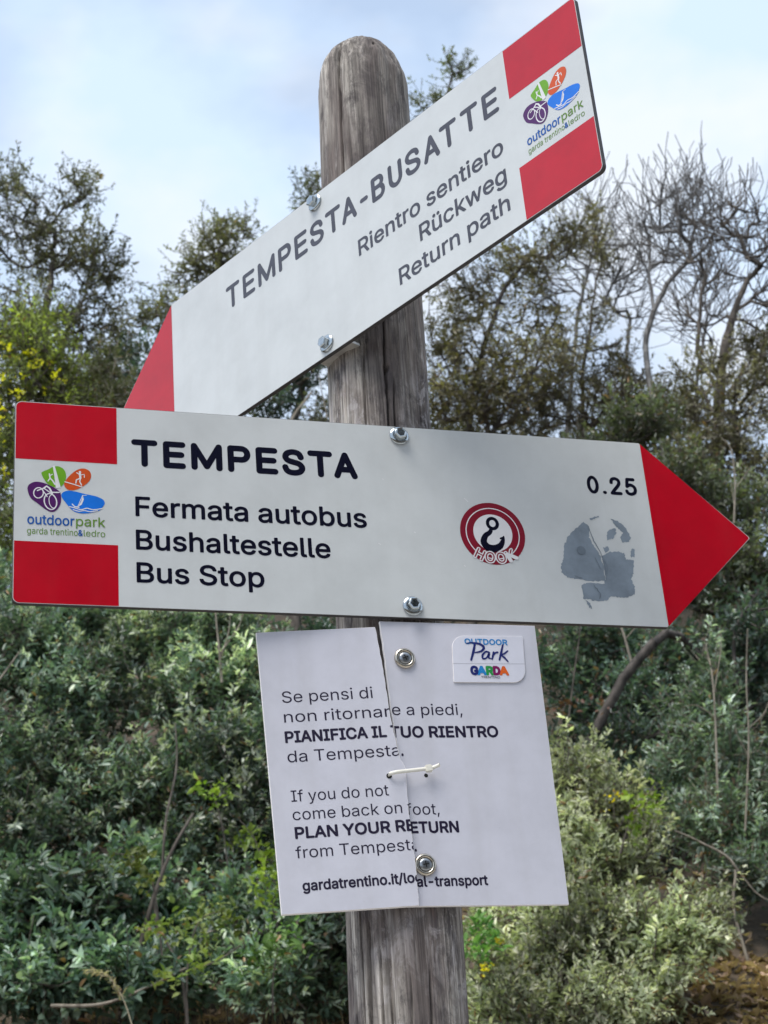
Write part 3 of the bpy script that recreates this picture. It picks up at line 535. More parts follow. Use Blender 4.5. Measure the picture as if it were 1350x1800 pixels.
def hill(x, y):
    z = float(np.interp(y, PROF_Y, PROF_Z))
    k = min(1.0, max(0.0, (y - 3.2) / 2.0))
    z += k * (0.10 * mnoise.noise(Vector((x * .9, y * .9, 1.3))) + 0.05 * mnoise.noise(Vector((x * 2.7, y * 2.7, 4.1))) + 0.02 * mnoise.noise(Vector((x * 8, y * 8, 2.1))))
    return z


def build_ground():
    xs = np.unique(np.concatenate([np.linspace(-400, -12, 14), np.linspace(-12, -3, 16), np.linspace(-3, 3, 100), np.linspace(3, 12, 16), np.linspace(12, 400, 14)]))
    ys = np.unique(np.concatenate([np.linspace(-400, -8, 14), np.linspace(-8, 5, 24), np.linspace(5, 16, 150), np.linspace(16, 40, 20), np.linspace(40, 900, 20)]))
    V = np.array([(x, y, hill(x, y)) for y in ys for x in xs])
    nx = len(xs)
    F = [(j * nx + i, j * nx + i + 1, (j + 1) * nx + i + 1, (j + 1) * nx + i) for j in range(len(ys) - 1) for i in range(nx - 1)]
    me = np_mesh('ground', V, np.array(F), smooth=True)
    mt, t, b, o = new_mat('forest_soil')
    tcn = t.nodes.new('ShaderNodeTexCoord')
    nz = t.nodes.new('ShaderNodeTexNoise')
    nz.inputs['Scale'].default_value = 7
    nz.inputs['Detail'].default_value = 10
    nz.inputs['Roughness'].default_value = 0.7
    t.links.new(tcn.outputs['Object'], nz.inputs['Vector'])
    rp = t.nodes.new('ShaderNodeValToRGB')
    e = rp.color_ramp.elements
    e[0].position, e[0].color = 0.3, (0.020, 0.016, 0.011, 1)
    e[1].position, e[1].color = 0.7, (0.16, 0.115, 0.078, 1)
    x_ = e.new(0.52)
    x_.color = (0.075, 0.057, 0.038, 1)
    t.links.new(nz.outputs['Fac'], rp.inputs[0])
    t.links.new(rp.outputs[0], b.inputs['Base Color'])
    b.inputs['Roughness'].default_value = 0.95
    bp = t.nodes.new('ShaderNodeBump')
    bp.inputs['Distance'].default_value = 0.03
    t.links.new(nz.outputs['Fac'], bp.inputs['Height'])
    t.links.new(bp.outputs[0], b.inputs['Normal'])
    return tag(link('ground', me, None, (mt,)), kind='structure')


build_ground()


def build_bounce_path():  # unseen pale path, added to bounce light up under the signs and hedge
    bm = bmesh.new()
    n = 60
    vs = []
    for i in range(n + 1):
        x = -14 + 28 * i / n
        a, b = -2.6 + .25 * math.sin(x * .7) + .1 * math.sin(x * 2.3), 2.75 + .2 * math.sin(x * .55 + 1)
        vs.append((bm.verts.new((x, a, .006)), bm.verts.new((x, b, .006))))
    for (a, b), (c, d) in zip(vs, vs[1:]):
        bm.faces.new((a, c, d, b))
    mt, t, b_, o_ = new_mat('bounce_gravel')
    nz = t.nodes.new('ShaderNodeTexNoise')
    nz.inputs['Scale'].default_value = 60
    nz.inputs['Detail'].default_value = 8
    tcn = t.nodes.new('ShaderNodeTexCoord')
    t.links.new(tcn.outputs['Object'], nz.inputs['Vector'])
    rp = t.nodes.new('ShaderNodeValToRGB')
    rp.color_ramp.elements[0].color = (.24, .22, .20, 1)
    rp.color_ramp.elements[1].color = (.56, .54, .50, 1)
    t.links.new(nz.outputs['Fac'], rp.inputs[0])
    t.links.new(rp.outputs[0], b_.inputs['Base Color'])
    b_.inputs['Roughness'].default_value = .95
    tag(bm_obj('path', bm, None, (mt,)), kind='structure')


build_bounce_path()

# ------------------------------------------------------------------ wooden post
AX0, AZ0, SLX, SLY = 0.00177, 0.83664 + EYE, 0.02813, 0.00646
AXY = 1.54284


def axis(z):
    return AX0 + SLX * (z - AZ0), AXY + SLY * (z - AZ0)


def build_post():
    zt = 1.3700 + EYE
    zs = np.concatenate([np.linspace(-0.15, 1.74, 40, endpoint=False), np.linspace(1.74, 2.84, 330, endpoint=False), np.linspace(2.84, zt, 46)])
    nth = 340
    th = np.linspace(0, 2 * np.pi, nth, endpoint=False)
    # cracks: (angle from the camera side in degrees, z0, z1, half width rad, depth, slant)
    cracks = [(-31, 2.50, 2.93, .024, .0095, .05), (-4, 2.86, 2.93, .012, .002, 0.0), (52, 2.55, 2.92, .010, .0015, .02), (63, 2.55, 2.9, .012, .002, .03),
              (-52, 2.3, 2.9, .010, .0014, .03), (11, 2.36, 2.56, .022, .008, .02), (18, 2.33, 2.46, .018, .005, .5), (-14, 2.33, 2.50, .020, .006, -.1),
              (40, 2.28, 2.6, .010, .0015, .05), (56, 2.28, 2.6, .010, .0018, .04), (-40, 2.3, 2.47, .010, .0015, .0),
              (-36, 1.70, 1.92, .034, .011, .03), (-46, 1.70, 1.95, .020, .006, .0), (-25, 1.7, 1.90, .022, .006, .05), (-58, 1.70, 2.1, .011, .002, .02),
              (-14, 1.72, 1.90, .020, .005, -.2), (-66, 1.7, 2.1, .012, .0018, .0), (24, 1.76, 1.88, .024, .006, -.6), (44, 1.7, 1.95, .018, .005, .1), (60, 1.7, 2.0, .010, .0015, .0), (2, 1.70, 1.88, .018, .004, .25)]
    KNOTS = [(11.5, 2.462, 1.0), (-10, 2.497, .42), (9.5, 2.435, .45), (20, 2.885, .45), (-6, 1.80, .5)]
    rows = []
    for z in zs:
        cx, cy = axis(z)
        r = 0.0505 - 0.0014 * (z - 2.0)
        zd = z - (1.293 + EYE)
        cap = 1.0
        if zd > 0:
            q = zd / (zt - (1.293 + EYE))
            capq = q
        row = []
        for t_ in th:
            dx, dy = math.cos(t_), math.sin(t_)
            if zd > 0:
                cap = math.sqrt(max(0.0, 1 - capq ** (2.25 - .45 * dx)))
                if dx > .1 and capq > .80:
                    cap *= 1 - .16 * min(1.0, (dx - .1) * 3) * (1 if capq > .84 else (capq - .80) / .04)
            g = mnoise.noise(Vector((dx * 9, dy * 9, z * 1.2))) * .0009 + mnoise.noise(Vector((dx * 28, dy * 28, z * 1.6))) * .0006
            g += mnoise.noise(Vector((dx * 2.2, dy * 2.2, z * 2.5))) * .0016
            rr = (r + g)
            if zd > 0:
                chip = mnoise.noise(Vector((dx * 1.7 + 9, dy * 1.7, z * 22))) * .0042 + mnoise.noise(Vector((dx * 4, dy * 4 + 3, z * 60))) * .0018
                rr = max(0.0, rr * cap + chip * min(1, zd / .03) * min(1.0, cap * 3))
            a = math.degrees(math.atan2(dx, -dy))
            for ca, z0, z1, hw, dp, sl in cracks:
                if z0 < z < z1:
                    c = ca + sl * 57.3 * (z - z0) * .6 + 2.2 * mnoise.noise(Vector((ca, z * 14, 0.5)))
                    dd = abs(a - c) / 57.3
                    if dd < hw * 2.2:
                        e = min(1.0, (z - z0) / .05, (z1 - z) / .03)
                        rr -= dp * e * max(0.0, 1 - (dd / hw) ** 2) if dd < hw else 0
            # the knot hole right of the bracket
            for ka, kz, ks in KNOTS:
                if abs(a - ka) < 6 * ks and abs(z - kz) < .008 * ks:
                    rr -= .012 * ks * max(0, 1 - ((a - ka) / (3.8 * ks)) ** 2 - ((z - kz) / (.0048 * ks)) ** 2)
            row.append((cx + rr * dx, cy + rr * dy, z))
        rows.append(row)
    V = np.array(rows).reshape(-1, 3)
    V = np.vstack([V, [[*axis(zt), zt]]])
    nz = len(zs)
    i = np.arange(nth)
    F = []
    for k in range(nz - 1):
        F.append(np.stack([k * nth + i, k * nth + (i + 1) % nth, (k + 1) * nth + (i + 1) % nth, (k + 1) * nth + i], 1))
    me = np_mesh('wooden_post', V, np.vstack(F), smooth=True)
    mt, t, b, o = new_mat('weathered_wood')
    L, Nn = t.links.new, t.nodes.new
    tcn = Nn('ShaderNodeTexCoord')

    def nz_(sx, sz, detail=6, rough=.6, loc=(0, 0, 0), w=0.0):
        mm = Nn('ShaderNodeMapping')
        mm.inputs['Scale'].default_value = (sx, sx, sz)
        mm.inputs['Location'].default_value = loc
        n_ = Nn('ShaderNodeTexNoise')
        n_.inputs['Scale'].default_value = 1.0
        n_.inputs['Detail'].default_value = detail
        n_.inputs['Roughness'].default_value = rough
        n_.inputs['Distortion'].default_value = w
        L(tcn.outputs['Object'], mm.inputs[0])
        L(mm.outputs[0], n_.inputs['Vector'])
        return n_

    def ramp(src, stops):
        rp = Nn('ShaderNodeValToRGB')
        e = rp.color_ramp.elements
        e[0].position, e[0].color = stops[0][0], (*stops[0][1], 1)
        e[1].position, e[1].color = stops[-1][0], (*stops[-1][1], 1)
        for p_, c_ in stops[1:-1]:
            e.new(p_).color = (*c_, 1)
        L(src, rp.inputs[0])
        return rp

    def mix(fac, a, b_, mode='MIX'):
        mx = Nn('ShaderNodeMix')
        mx.data_type = 'RGBA'
        mx.blend_type = mode
        if isinstance(fac, float):
            mx.inputs[0].default_value = fac
        else:
            L(fac, mx.inputs[0])
        L(a, mx.inputs[6])
        if isinstance(b_, tuple):
            mx.inputs[7].default_value = (*b_, 1)
        else:
            L(b_, mx.inputs[7])
        return mx.outputs[2]

    fine = nz_(300, 7, 8, .72)
    grain = nz_(75, 2.6, 6, .6, w=.4)
    broad = nz_(22, 5.0, 5, .6, (3, 1, 2))
    blot = nz_(34, 12, 8, .72, (1, 5, 2))
    speck = nz_(190, 26, 4, .6, (8, 1, 4))
    c1 = ramp(grain.outputs['Fac'], [(.28, (.13, .118, .108)), (.5, (.42, .39, .36)), (.70, (.68, .645, .605))])
    c2 = ramp(fine.outputs['Fac'], [(.34, (.22, .21, .20)), (.58, (1.0, 1.0, 1.0))])
    base = mix(.85, c1.outputs[0], c2.outputs[0], 'MULTIPLY')
    br = ramp(broad.outputs['Fac'], [(.46, (0, 0, 0)), (.62, (.9, .9, .9))])
    base = mix(br.outputs[0], base, (.135, .112, .106))
    bl = ramp(blot.outputs['Fac'], [(.52, (0, 0, 0)), (.62, (.8, .8, .8))])
    base = mix(bl.outputs[0], base, (.060, .052, .056))
    li = ramp(speck.outputs['Fac'], [(.60, (0, 0, 0)), (.72, (.50, .50, .50))])
    base = mix(li.outputs[0], base, (.46, .44, .43))
    lich = nz_(62, 30, 8, .75, (2, 7, 1), .8)
    where = nz_(11, 6, 3, .5, (4, 2, 9))
    lr = ramp(lich.outputs['Fac'], [(.50, (0, 0, 0)), (.58, (.6, .6, .6))])
    wr = ramp(where.outputs['Fac'], [(.46, (0, 0, 0)), (.60, (1, 1, 1))])
    both = mix(1.0, lr.outputs[0], wr.outputs[0], 'MULTIPLY')
    base = mix(both, base, (.50, .475, .49))
    dk = nz_(48, 26, 8, .75, (9, 3, 5), .9)
    wh2 = nz_(13, 7, 3, .5, (1, 8, 2))
    dr = ramp(dk.outputs['Fac'], [(.50, (0, 0, 0)), (.60, (.6, .6, .6))])
    w2 = ramp(wh2.outputs['Fac'], [(.45, (0, 0, 0)), (.60, (1, 1, 1))])
    base = mix(mix(1.0, dr.outputs[0], w2.outputs[0], 'MULTIPLY'), base, (.05, .043, .047))
    rust = nz_(40, 7, 5, .6, (6, 6, 3), .5)
    rr_ = ramp(rust.outputs['Fac'], [(.67, (0, 0, 0)), (.76, (.5, .5, .5))])
    base = mix(rr_.outputs[0], base, (.17, .075, .05))
    # a dark band down the middle of the post, its edges broken up
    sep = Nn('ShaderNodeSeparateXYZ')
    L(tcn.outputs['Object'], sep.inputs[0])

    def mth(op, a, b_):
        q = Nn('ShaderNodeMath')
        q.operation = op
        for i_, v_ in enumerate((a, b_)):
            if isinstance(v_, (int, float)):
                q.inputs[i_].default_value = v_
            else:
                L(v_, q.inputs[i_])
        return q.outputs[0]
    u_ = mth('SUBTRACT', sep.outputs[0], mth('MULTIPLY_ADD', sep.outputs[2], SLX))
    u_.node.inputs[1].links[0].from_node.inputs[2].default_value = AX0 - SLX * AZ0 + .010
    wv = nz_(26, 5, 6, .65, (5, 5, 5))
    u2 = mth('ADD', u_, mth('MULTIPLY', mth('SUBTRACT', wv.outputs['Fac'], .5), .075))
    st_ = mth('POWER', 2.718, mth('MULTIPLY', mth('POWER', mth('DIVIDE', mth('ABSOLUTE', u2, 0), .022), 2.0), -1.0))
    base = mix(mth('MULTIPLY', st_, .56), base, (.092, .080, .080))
    thin = nz_(420, 5, 5, .7, (1, 2, 6))
    tr_ = ramp(thin.outputs['Fac'], [(.34, (.55, .54, .53)), (.50, (1.05, 1.04, 1.02)), (.66, (1.5, 1.48, 1.44))])
    base = mix(1.0, base, tr_.outputs[0], 'MULTIPLY')
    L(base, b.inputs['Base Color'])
    b.inputs['Roughness'].default_value = .82
    b.inputs['Specular IOR Level'].default_value = .3
    bp = Nn('ShaderNodeBump')
    bp.inputs['Distance'].default_value = .0012
    bp.inputs['Strength'].default_value = .8
    L(fine.outputs['Fac'], bp.inputs['Height'])
    bp2 = Nn('ShaderNodeBump')
    bp2.inputs['Distance'].default_value = .002
    bp2.inputs['Strength'].default_value = .7
    L(grain.outputs['Fac'], bp2.inputs['Height'])
    L(bp.outputs[0], bp2.inputs['Normal'])
    L(bp2.outputs[0], b.inputs['Normal'])
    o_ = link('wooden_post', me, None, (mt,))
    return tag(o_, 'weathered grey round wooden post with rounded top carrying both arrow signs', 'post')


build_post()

# ------------------------------------------------------------------ signs


def frame(o, h, u):
    h, u = Vector(h).normalized(), Vector(u).normalized()
    n = h.cross(u).normalized()
    u = n.cross(h)
    mt = Matrix.Identity(4)
    for i in range(3):
        mt[i][0], mt[i][1], mt[i][2], mt[i][3] = h[i], u[i], n[i], o[i]
    return mt


def round_poly(pts, radii, n=6):
    out = []
    k = len(pts)
    for i in range(k):
        p, a, b = (np.array(pts[j % k], float) for j in (i, i - 1, i + 1))
        r = radii[i]
        if r <= 0:
            out.append(tuple(p))
            continue
        da, db = (a - p) / np.linalg.norm(a - p), (b - p) / np.linalg.norm(b - p)
        ang = math.acos(max(-1, min(1, float(da @ db))))
        d = r / math.tan(ang / 2)
        c = p + (da + db) / np.linalg.norm(da + db) * (r / math.sin(ang / 2))
        p0, p1 = p + da * d, p + db * d
        a0 = math.atan2(*(p0 - c)[::-1])
        a1 = math.atan2(*(p1 - c)[::-1])
        while a1 - a0 > math.pi: a1 -= 2 * math.pi
        while a1 - a0 < -math.pi: a1 += 2 * math.pi
        for j in range(n + 1):
            t = a0 + (a1 - a0) * j / n
            out.append((c[0] + r * math.cos(t), c[1] + r * math.sin(t)))
    return out


def slab(name, pts, z0, z1, parent, mats, bevel=0.0004):
    """A plate in mm outline: front at z1, back at z0 (m); mats = face, edge."""
    bm = bmesh.new()
    vs = [bm.verts.new((x * .001, y * .001, z0)) for x, y in pts]
    f = bm.faces.new(vs)
    f.normal_update()
    if f.normal.z > 0:
        f.normal_flip()
    r_ = bmesh.ops.extrude_face_region(bm, geom=[f])
    top = [e for e in r_['geom'] if isinstance(e, bmesh.types.BMVert)]
    for v in top:
        v.co.z = z1
    bm.normal_update()
    bmesh.ops.recalc_face_normals(bm, faces=bm.faces[:])
    for fc in bm.faces:
        fc.material_index = 1 if abs(fc.normal.z) < .5 else 0
    if bevel:
        ed = [e for e in bm.edges if all(abs(v.co.z - z1) < 1e-6 for v in e.verts)]
        res = bmesh.ops.bevel(bm, geom=ed, offset=bevel, segments=2, affect='EDGES', profile=.6)
        for fc in res['faces']:
            fc.material_index = 1
    return bm_obj(name, bm, parent, mats)


def hex_bolt(parent, x, y, rot):
    """Flanged hex bolt: the head is the part, its flange a sub-part."""
    bm = bmesh.new()
    ring = lambda r, z, n, a=0: [bm.verts.new((r * math.cos(a + 2 * math.pi * i / n), r * math.sin(a + 2 * math.pi * i / n), z)) for i in range(n)]
    A_, B_, C_, D_ = ring(.0062, .0022, 6, rot), ring(.0062, .0074, 6, rot), ring(.0053, .0084, 6, rot), ring(.0040, .0080, 6, rot)
    for a, b in ((A_, B_), (B_, C_), (C_, D_)):
        for i in range(6):
            bm.faces.new((a[i], a[(i + 1) % 6], b[(i + 1) % 6], b[i]))
    bm.faces.new(D_)
    o = bm_obj('bolt', bm, parent, (M_steel,))
    o.location = (x * .001, y * .001, 0)
    bm = bmesh.new()
    prof = [(.0095, .0004), (.0096, .0014), (.0088, .0021), (.0066, .0030), (.004, .0031)]
    rings = [[bm.verts.new((r * math.cos(2 * math.pi * i / 28), r * math.sin(2 * math.pi * i / 28), z)) for i in range(28)] for r, z in prof]
    for a, b in zip(rings, rings[1:]):
        for i in range(28):
            bm.faces.new((a[i], a[(i + 1) % 28], b[(i + 1) % 28], b[i]))
    bm_obj('flange', bm, o, (M_steel,), True)
    return o


LOGO = dict(
    purple=[(11.8, -89.4), (13.5, -84.6), (18.5, -81.8), (24.9, -82.2), (31.9, -84.8), (39.0, -89.3), (41.2, -93.5), (40.9, -102.1), (37.3, -108.9), (33.0, -110.9), (28.0, -108.8), (21.0, -103.3), (14.6, -97.8)],
    green=[(23.9, -73.3), (26.0, -70.7), (30.1, -68.5), (34.2, -65.7), (38.9, -65.0), (43.4, -67.4), (45.6, -72.6), (45.0, -79.3), (42.2, -84.2), (38.9, -85.7), (36.0, -86.1), (31.3, -84.4), (27.8, -81.1)],
    orange=[(44.1, -83.6), (45.4, -78.6), (50.7, -71.6), (56.6, -66.8), (62.5, -65.8), (67.0, -68.5), (67.9, -73.8), (65.4, -79.3), (58.9, -85.1), (53.0, -87.9), (47.2, -87.8)],
    blue=[(41.6, -94.8), (43.1, -90.8), (47.7, -88.9), (54.2, -89.4), (62.4, -91.3), (71.9, -93.0), (78.4, -95.9), (80.0, -99.8), (77.7, -103.9), (75.4, -107.0), (68.3, -109.5), (62.4, -110.7), (56.5, -110.4), (51.5, -108.3), (46.0, -101.8)])


def emblem(parent, dx):
    sh = lambda pts: [(x + dx, y) for x, y in pts]
    W = M_hookwhite

    def petal(key, mat):
        s = Sheet(.00022)
        s.poly(sh(spline(LOGO[key], 5, True)))
        return s.build('emblem_petal', mat, parent)
    p = petal('purple', M_purple)
    s = Sheet(.0003)
    s.ring(21.5 + dx, -92.7, 4.2, 5.2, 1.0, -10)
    s.ring(32.0 + dx, -100.7, 5.4, 7.9, 1.1, 10)
    s.ring(34.0 + dx, -100.5, 3.2, 6.6, .7, 8)
    s.ribbon(sh([(20.5, -90.5), (26.1, -87.8), (31.4, -91.6), (39.6, -91.2)]), 1.1)
    s.ribbon(sh([(26.1, -87.8), (28.6, -85.6), (31.2, -87.6), (33.5, -92.5)]), 1.6)
    s.ribbon(sh([(24.0, -88.4), (27.2, -93.0), (29.0, -96.0)]), .9)
    s.build('pictogram', W, p)
    p = petal('green', M_green)
    s = Sheet(.0003)
    s.ribbon(sh([(34.6, -64.6), (36.4, -73.2), (38.8, -86.6)]), [1.8, 2.6, 4.4], cap=False)
    s.ribbon(sh([(30.9, -73.2), (31.6, -77.5), (34.0, -80.0), (35.8, -83.2)]), 1.3)
    s.ribbon(sh([(31.6, -77.3), (29.8, -80.4)]), 1.0)
    s.ribbon(sh([(31.2, -75.0), (33.6, -73.4)]), .9)
    s.build('pictogram', W, p)
    p = petal('orange', M_orange)
    s = Sheet(.0003)
    s.disc(58.0 + dx, -69.6, 1.1)
    s.ribbon(sh([(58.0, -71.2), (58.4, -75.8)]), 1.9)
    s.ribbon(sh([(55.2, -70.4), (58.2, -72.6), (61.8, -71.6), (62.0, -74.6)]), .9)
    s.ribbon(sh([(58.3, -75.8), (54.8, -77.6), (54.4, -80.9)]), 1.1)
    s.ribbon(sh([(58.5, -75.8), (57.8, -79.2), (59.4, -82.6)]), 1.1)
    s.ribbon(sh([(44.6, -80.2), (53.0, -82.4), (60.0, -84.6)]), .9)
    s.build('pictogram', W, p)
    p = petal('blue', M_blue)
    s = Sheet(.0003)
    s.poly(sh([(60.6, -93.2), (61.4, -97.0), (59.6, -102.2), (56.6, -104.2), (59.0, -99.0)]))
    s.ribbon(sh([(60.4, -92.8), (56.0, -104.6)]), .6)
    s.ribbon(sh([(51.2, -102.2), (53.4, -104.6), (57.0, -104.9)]), 1.1)
    s.ribbon(sh([(60.4, -93.0), (63.8, -92.6)]), .5)
    s.ribbon(sh(spline([(48.8, -104.8), (54.0, -106.0), (59.0, -107.2), (64, -105.6), (70, -106.6), (77.6, -105.0)])), .9)
    s.ribbon(sh(spline([(52, -107.6), (57.0, -108.9), (62.0, -108.0), (67, -108.8), (73.6, -107.4)])), .8)
    s.build('pictogram', W, p)
    # rounded wordmark
    lettering('outdoor', parent, M_wordblue, 11.6 + dx, 53.2 + dx, -123.6, 9.4, .022, .00026)
    lettering('park', parent, M_wordgreen, 53.6 + dx, 80.4 + dx, -123.4, 9.2, .012, .00026)
    lettering('garda trentino', parent, M_wordgreen, 11.6 + dx, 56.4 + dx, -133.2, 6.2, .0, .00026)
    lettering('&', parent, M_wordblue, 56.2 + dx, 60.4 + dx, -133.0, 5.6, .03, .00026)
    lettering('ledro', parent, M_wordgreen, 60.6 + dx, 80.6 + dx, -133.2, 6.2, .0, .00026)


SPACER = 0.004


def arrow_sign(mat, mirror):
    root = empty('direction_sign', mat)
    mx = (lambda x: -x) if mirror else (lambda x: x)
    outline = [(0, -200), (614, -200), (720, -100), (614, 0), (0, 0)]
    rad = [6, 0, 2.5, 0, 6]
    pts = round_poly(outline, rad)
    slab('panel', [(mx(x), y) for x, y in pts], -.0045, 0, root, (M_white, M_edge))

    def red(pts_, r_):
        s = Sheet(.00012)
        s.poly([(mx(x), y) for x, y in round_poly(pts_, r_)])
        return s
    e = .9
    red([(e, -200 + e), (91.5, -200 + e), (91.5, -140.5), (e, -140.5)], [5.2, 0, 0, 0]).build('red_band', M_red, root)
    red([(e, -59.3), (91.5, -59.3), (91.5, -e), (e, -e)], [0, 0, 0, 5.2]).build('red_band', M_red, root)
    red([(615, -199.0), (718.6, -100), (615, -1.0)], [0, 2.2, 0]).build('red_arrowhead', M_red, root)
    return root


MAT_A = frame((-0.32504582, 1.37524894, 0.83663907 + EYE), (0.95261257, 0.30408836, 0.00771708), (-0.00353963, -0.01428645, 0.99989168))
MAT_B = frame((0.21240626, 1.24424295, 1.14023526 + EYE), (0.70556549, -0.70851773, 0.01341501), (-0.00707405, 0.01188753, 0.99990432))

sa = arrow_sign(MAT_A, False)
tag(sa, 'right-pointing arrow sign reading TEMPESTA with red tip, bolted to the post', 'sign', 'arrow signs on the post')
emblem(sa, 0)
s = Sheet(.00012)
s.strokes('TEMPESTA', 104.6, 318.0, -60.2, -32.2, 6.0, .56)
s.build('lettering', M_black, sa)
lettering('Fermata autobus', sa, M_black, 105.6, 324.0, -110.2, 18.8, .030)
lettering('Bushaltestelle', sa, M_black, 105.6, 287.0, -143.2, 18.6, .030)
lettering('Bus Stop', sa, M_black, 105.6, 223.6, -175.2, 18.6, .030)
s = Sheet(.00012)
s.strokes('0.25', 551.4, 604.2, -60.4, -40.6, 3.5, .46)
s.build('lettering', M_black, sa)
hex_bolt(sa, 362.4, -10.5, .25)
hex_bolt(sa, 360.5, -188.6, .1)
# round sticker with a crane hook
s = Sheet(.00014)
s.disc(447, -109.8, 32.6, n=56)
st = s.build('hook_sticker', M_maroon, sa)
s = Sheet(.00022)
s.ring(447, -109.8, 26.6, 26.6, 1.0, 0, 56)
s.disc(447.2, -109.2, 19.6, n=44)
s.build('sticker_field', M_hookwhite, st)
s = Sheet(.0003)
s.ring(447.8, -99.2, 4.9, 5.4, 3.4)
s.ribbon(spline([(446.2, -104.4), (444.2, -108.6), (439.4, -112.6), (437.0, -119.0), (440.2, -124.2), (446.5, -125.6), (453.0, -122.6), (456.4, -117.0), (457.6, -112.6)], 6), [3.2, 4.4, 5.4, 6.6, 7.4, 7.6, 6.2, 4.0, 1.6])
s.ribbon([(457.4, -113.0), (454.4, -114.6)], [1.2, 2.0])
s.build('hook_figure', M_black, st)
for i, (c, ang) in enumerate(zip('HOOK', (28, 9.5, -10, -29))):
    for mt_, bold, zz in ((M_hookwhite, .12, .00034), (M_maroon, .0, .00042)):
        lo = lettering(c, st, mt_, -5.2, 5.2, -5.2, 10.4, bold, zz)
        lo.matrix_parent_inverse = Matrix.Identity(4)
        a = R(-ang * 1.0)
        px_, py_ = 447 - math.sin(R(ang)) * 27.0 * 1.2, -109.8 - math.cos(R(ang)) * 25.4
        lo.location = (px_ * .001, py_ * .001, 0)
        lo.rotation_euler = (0, 0, a)
# what is left of a torn round sticker
RES = [[(542.0, -92.6), (547.6, -96.1), (545.9, -108.6), (549.8, -117.7), (555.2, -128.3), (556.1, -139.0), (556.1, -154.3), (541.0, -155.0), (526.3, -153.2), (517.5, -152.4), (512.3, -147.2), (512.9, -138.0), (516.7, -131.7), (518.3, -119.4), (523.1, -109.9), (531.9, -100.1)],
       [(556.2, -128.6), (563.5, -123.2), (574.3, -122.1), (580.1, -123.9), (581.3, -130.1), (589.8, -130.6), (587.2, -143.7), (583.6, -151.5), (586.1, -159.0), (584.4, -166.7), (576.2, -171.0), (565.7, -170.5), (559.3, -169.3), (556.3, -173.9), (547.0, -175.8), (538.3, -174.7), (531.0, -173.5), (530.8, -159.0), (540.6, -157.0), (555.4, -157.0), (556.6, -151.1), (556.7, -138.9)],
       [(571.1, -86.9), (579.0, -89.6), (585.8, -95.5), (589.4, -106.3), (586.6, -111.2), (580.3, -112.4), (578.6, -106.9), (581.8, -102.0), (578.8, -97.5), (574.5, -93.0)],
       [(568.5, -98.7), (574.8, -97.7), (575.0, -102.4), (570.1, -108.9), (563.8, -110.2), (565.5, -102.9)],
       [(559.6, -118.8), (564.5, -116.4), (565.3, -121.6), (560.2, -124.9)],
       [(587.9, -118.9), (591.7, -118.1), (591.0, -126.5), (586.6, -127.7)],
       [(548.8, -87.2), (559.9, -84.4), (559.0, -86.3), (549.4, -89.7)],
       [(533.1, -174.9), (536.5, -177.9), (538.5, -183.7), (535.8, -182.3)]]


def ragged(pts, amp, n=6):
    out = []
    k = len(pts)
    for i in range(k):
        a, b = np.array(pts[i]), np.array(pts[(i + 1) % k])
        for j in range(n):
            p = a + (b - a) * j / n
            out.append(tuple(p + (rng.random(2) - .5) * amp))
    return out


s = Sheet(.00012)
for p_ in RES:
    s.poly(ragged(p_, 1.5))
rs = s.build('torn_sticker', M_residue, sa)
s = Sheet(.00042)
s.disc(535.5, -123.1, 4.6)
for q in ([(546.5, -97), (550, -112), (556, -126), (558, -140), (557.5, -152)], [(549, -130), (553, -142)], [(556, -131), (560, -137), (559, -147)], [(543, -158.5), (549, -168), (547, -173)], [(525, -150), (533, -152.5)]):
    s.ribbon([tuple(np.array(v_) + (rng.random(2) - .5) * .8) for v_ in spline(q, 6)], [.3, 1.0, .5, .9, .3])
s.build('torn_edge', M_residue2, rs)
for a_, b_, w_ in (((422.1, -73.7), (425.5, -77.0), .7), ((415.0, -144.6), (416.0, -145.6), .8), ((369.0, -112.4), (369.8, -113.0), .9), ((333, -126), (335, -127), .6), ((342, -58), (343, -58.6), .7)):
    s = Sheet(.0001)
    s.ribbon([a_, b_], w_)
    s.build('scratch', M_hookwhite, sa)

sb = arrow_sign(MAT_B, True)
tag(sb, 'left-pointing upper arrow sign reading TEMPESTA-BUSATTE, turned sideways on the post top', 'sign', 'arrow signs on the post')
emblem(sb, -90)
s = Sheet(.00012)
s.strokes('TEMPESTA-BUSATTE', -517.5, -105.0, -63.4, -33.4, 5.4, .56)
s.build('lettering', M_sheen_ink, sb)
lettering('Rientro sentiero', sb, M_sheen_ink, -309.6, -106.0, -112.4, 18.6, .026)
lettering('Rückweg', sb, M_sheen_ink, -225.0, -106.0, -144.4, 18.6, .026)
lettering('Return path', sb, M_sheen_ink, -257.6, -106.4, -177.0, 18.4, .026)
hex_bolt(sb, -365.2, -11.0, .4)
hex_bolt(sb, -363.6, -186.8, .15)
# spacer channel between the sign and the post
for sg, cx_ in ((sa, 361), (sb, -361)):
    for y_ in (-187, -12):
        bm = bmesh.new()
        for (x0, x1, y0, y1, z0, z1) in ((-24, 24, -9, 9, -7.2, -4.7), (-24, 24, -9, -6.5, -19, -7.2), (-24, 24, 6.5, 9, -19, -7.2)):
            g = bmesh.ops.create_cube(bm, size=1)
            bmesh.ops.scale(bm, vec=((x1 - x0) * .001, (y1 - y0) * .001, (z1 - z0) * .001), verts=g['verts'])
            bmesh.ops.translate(bm, vec=((x0 + x1) * .0005, (y0 + y1) * .0005, (z0 + z1) * .0005), verts=g['verts'])
        bo = bm_obj('bracket', bm, sg, (M_bracket,))
        bo.location = (cx_ * .001, y_ * .001, 0)

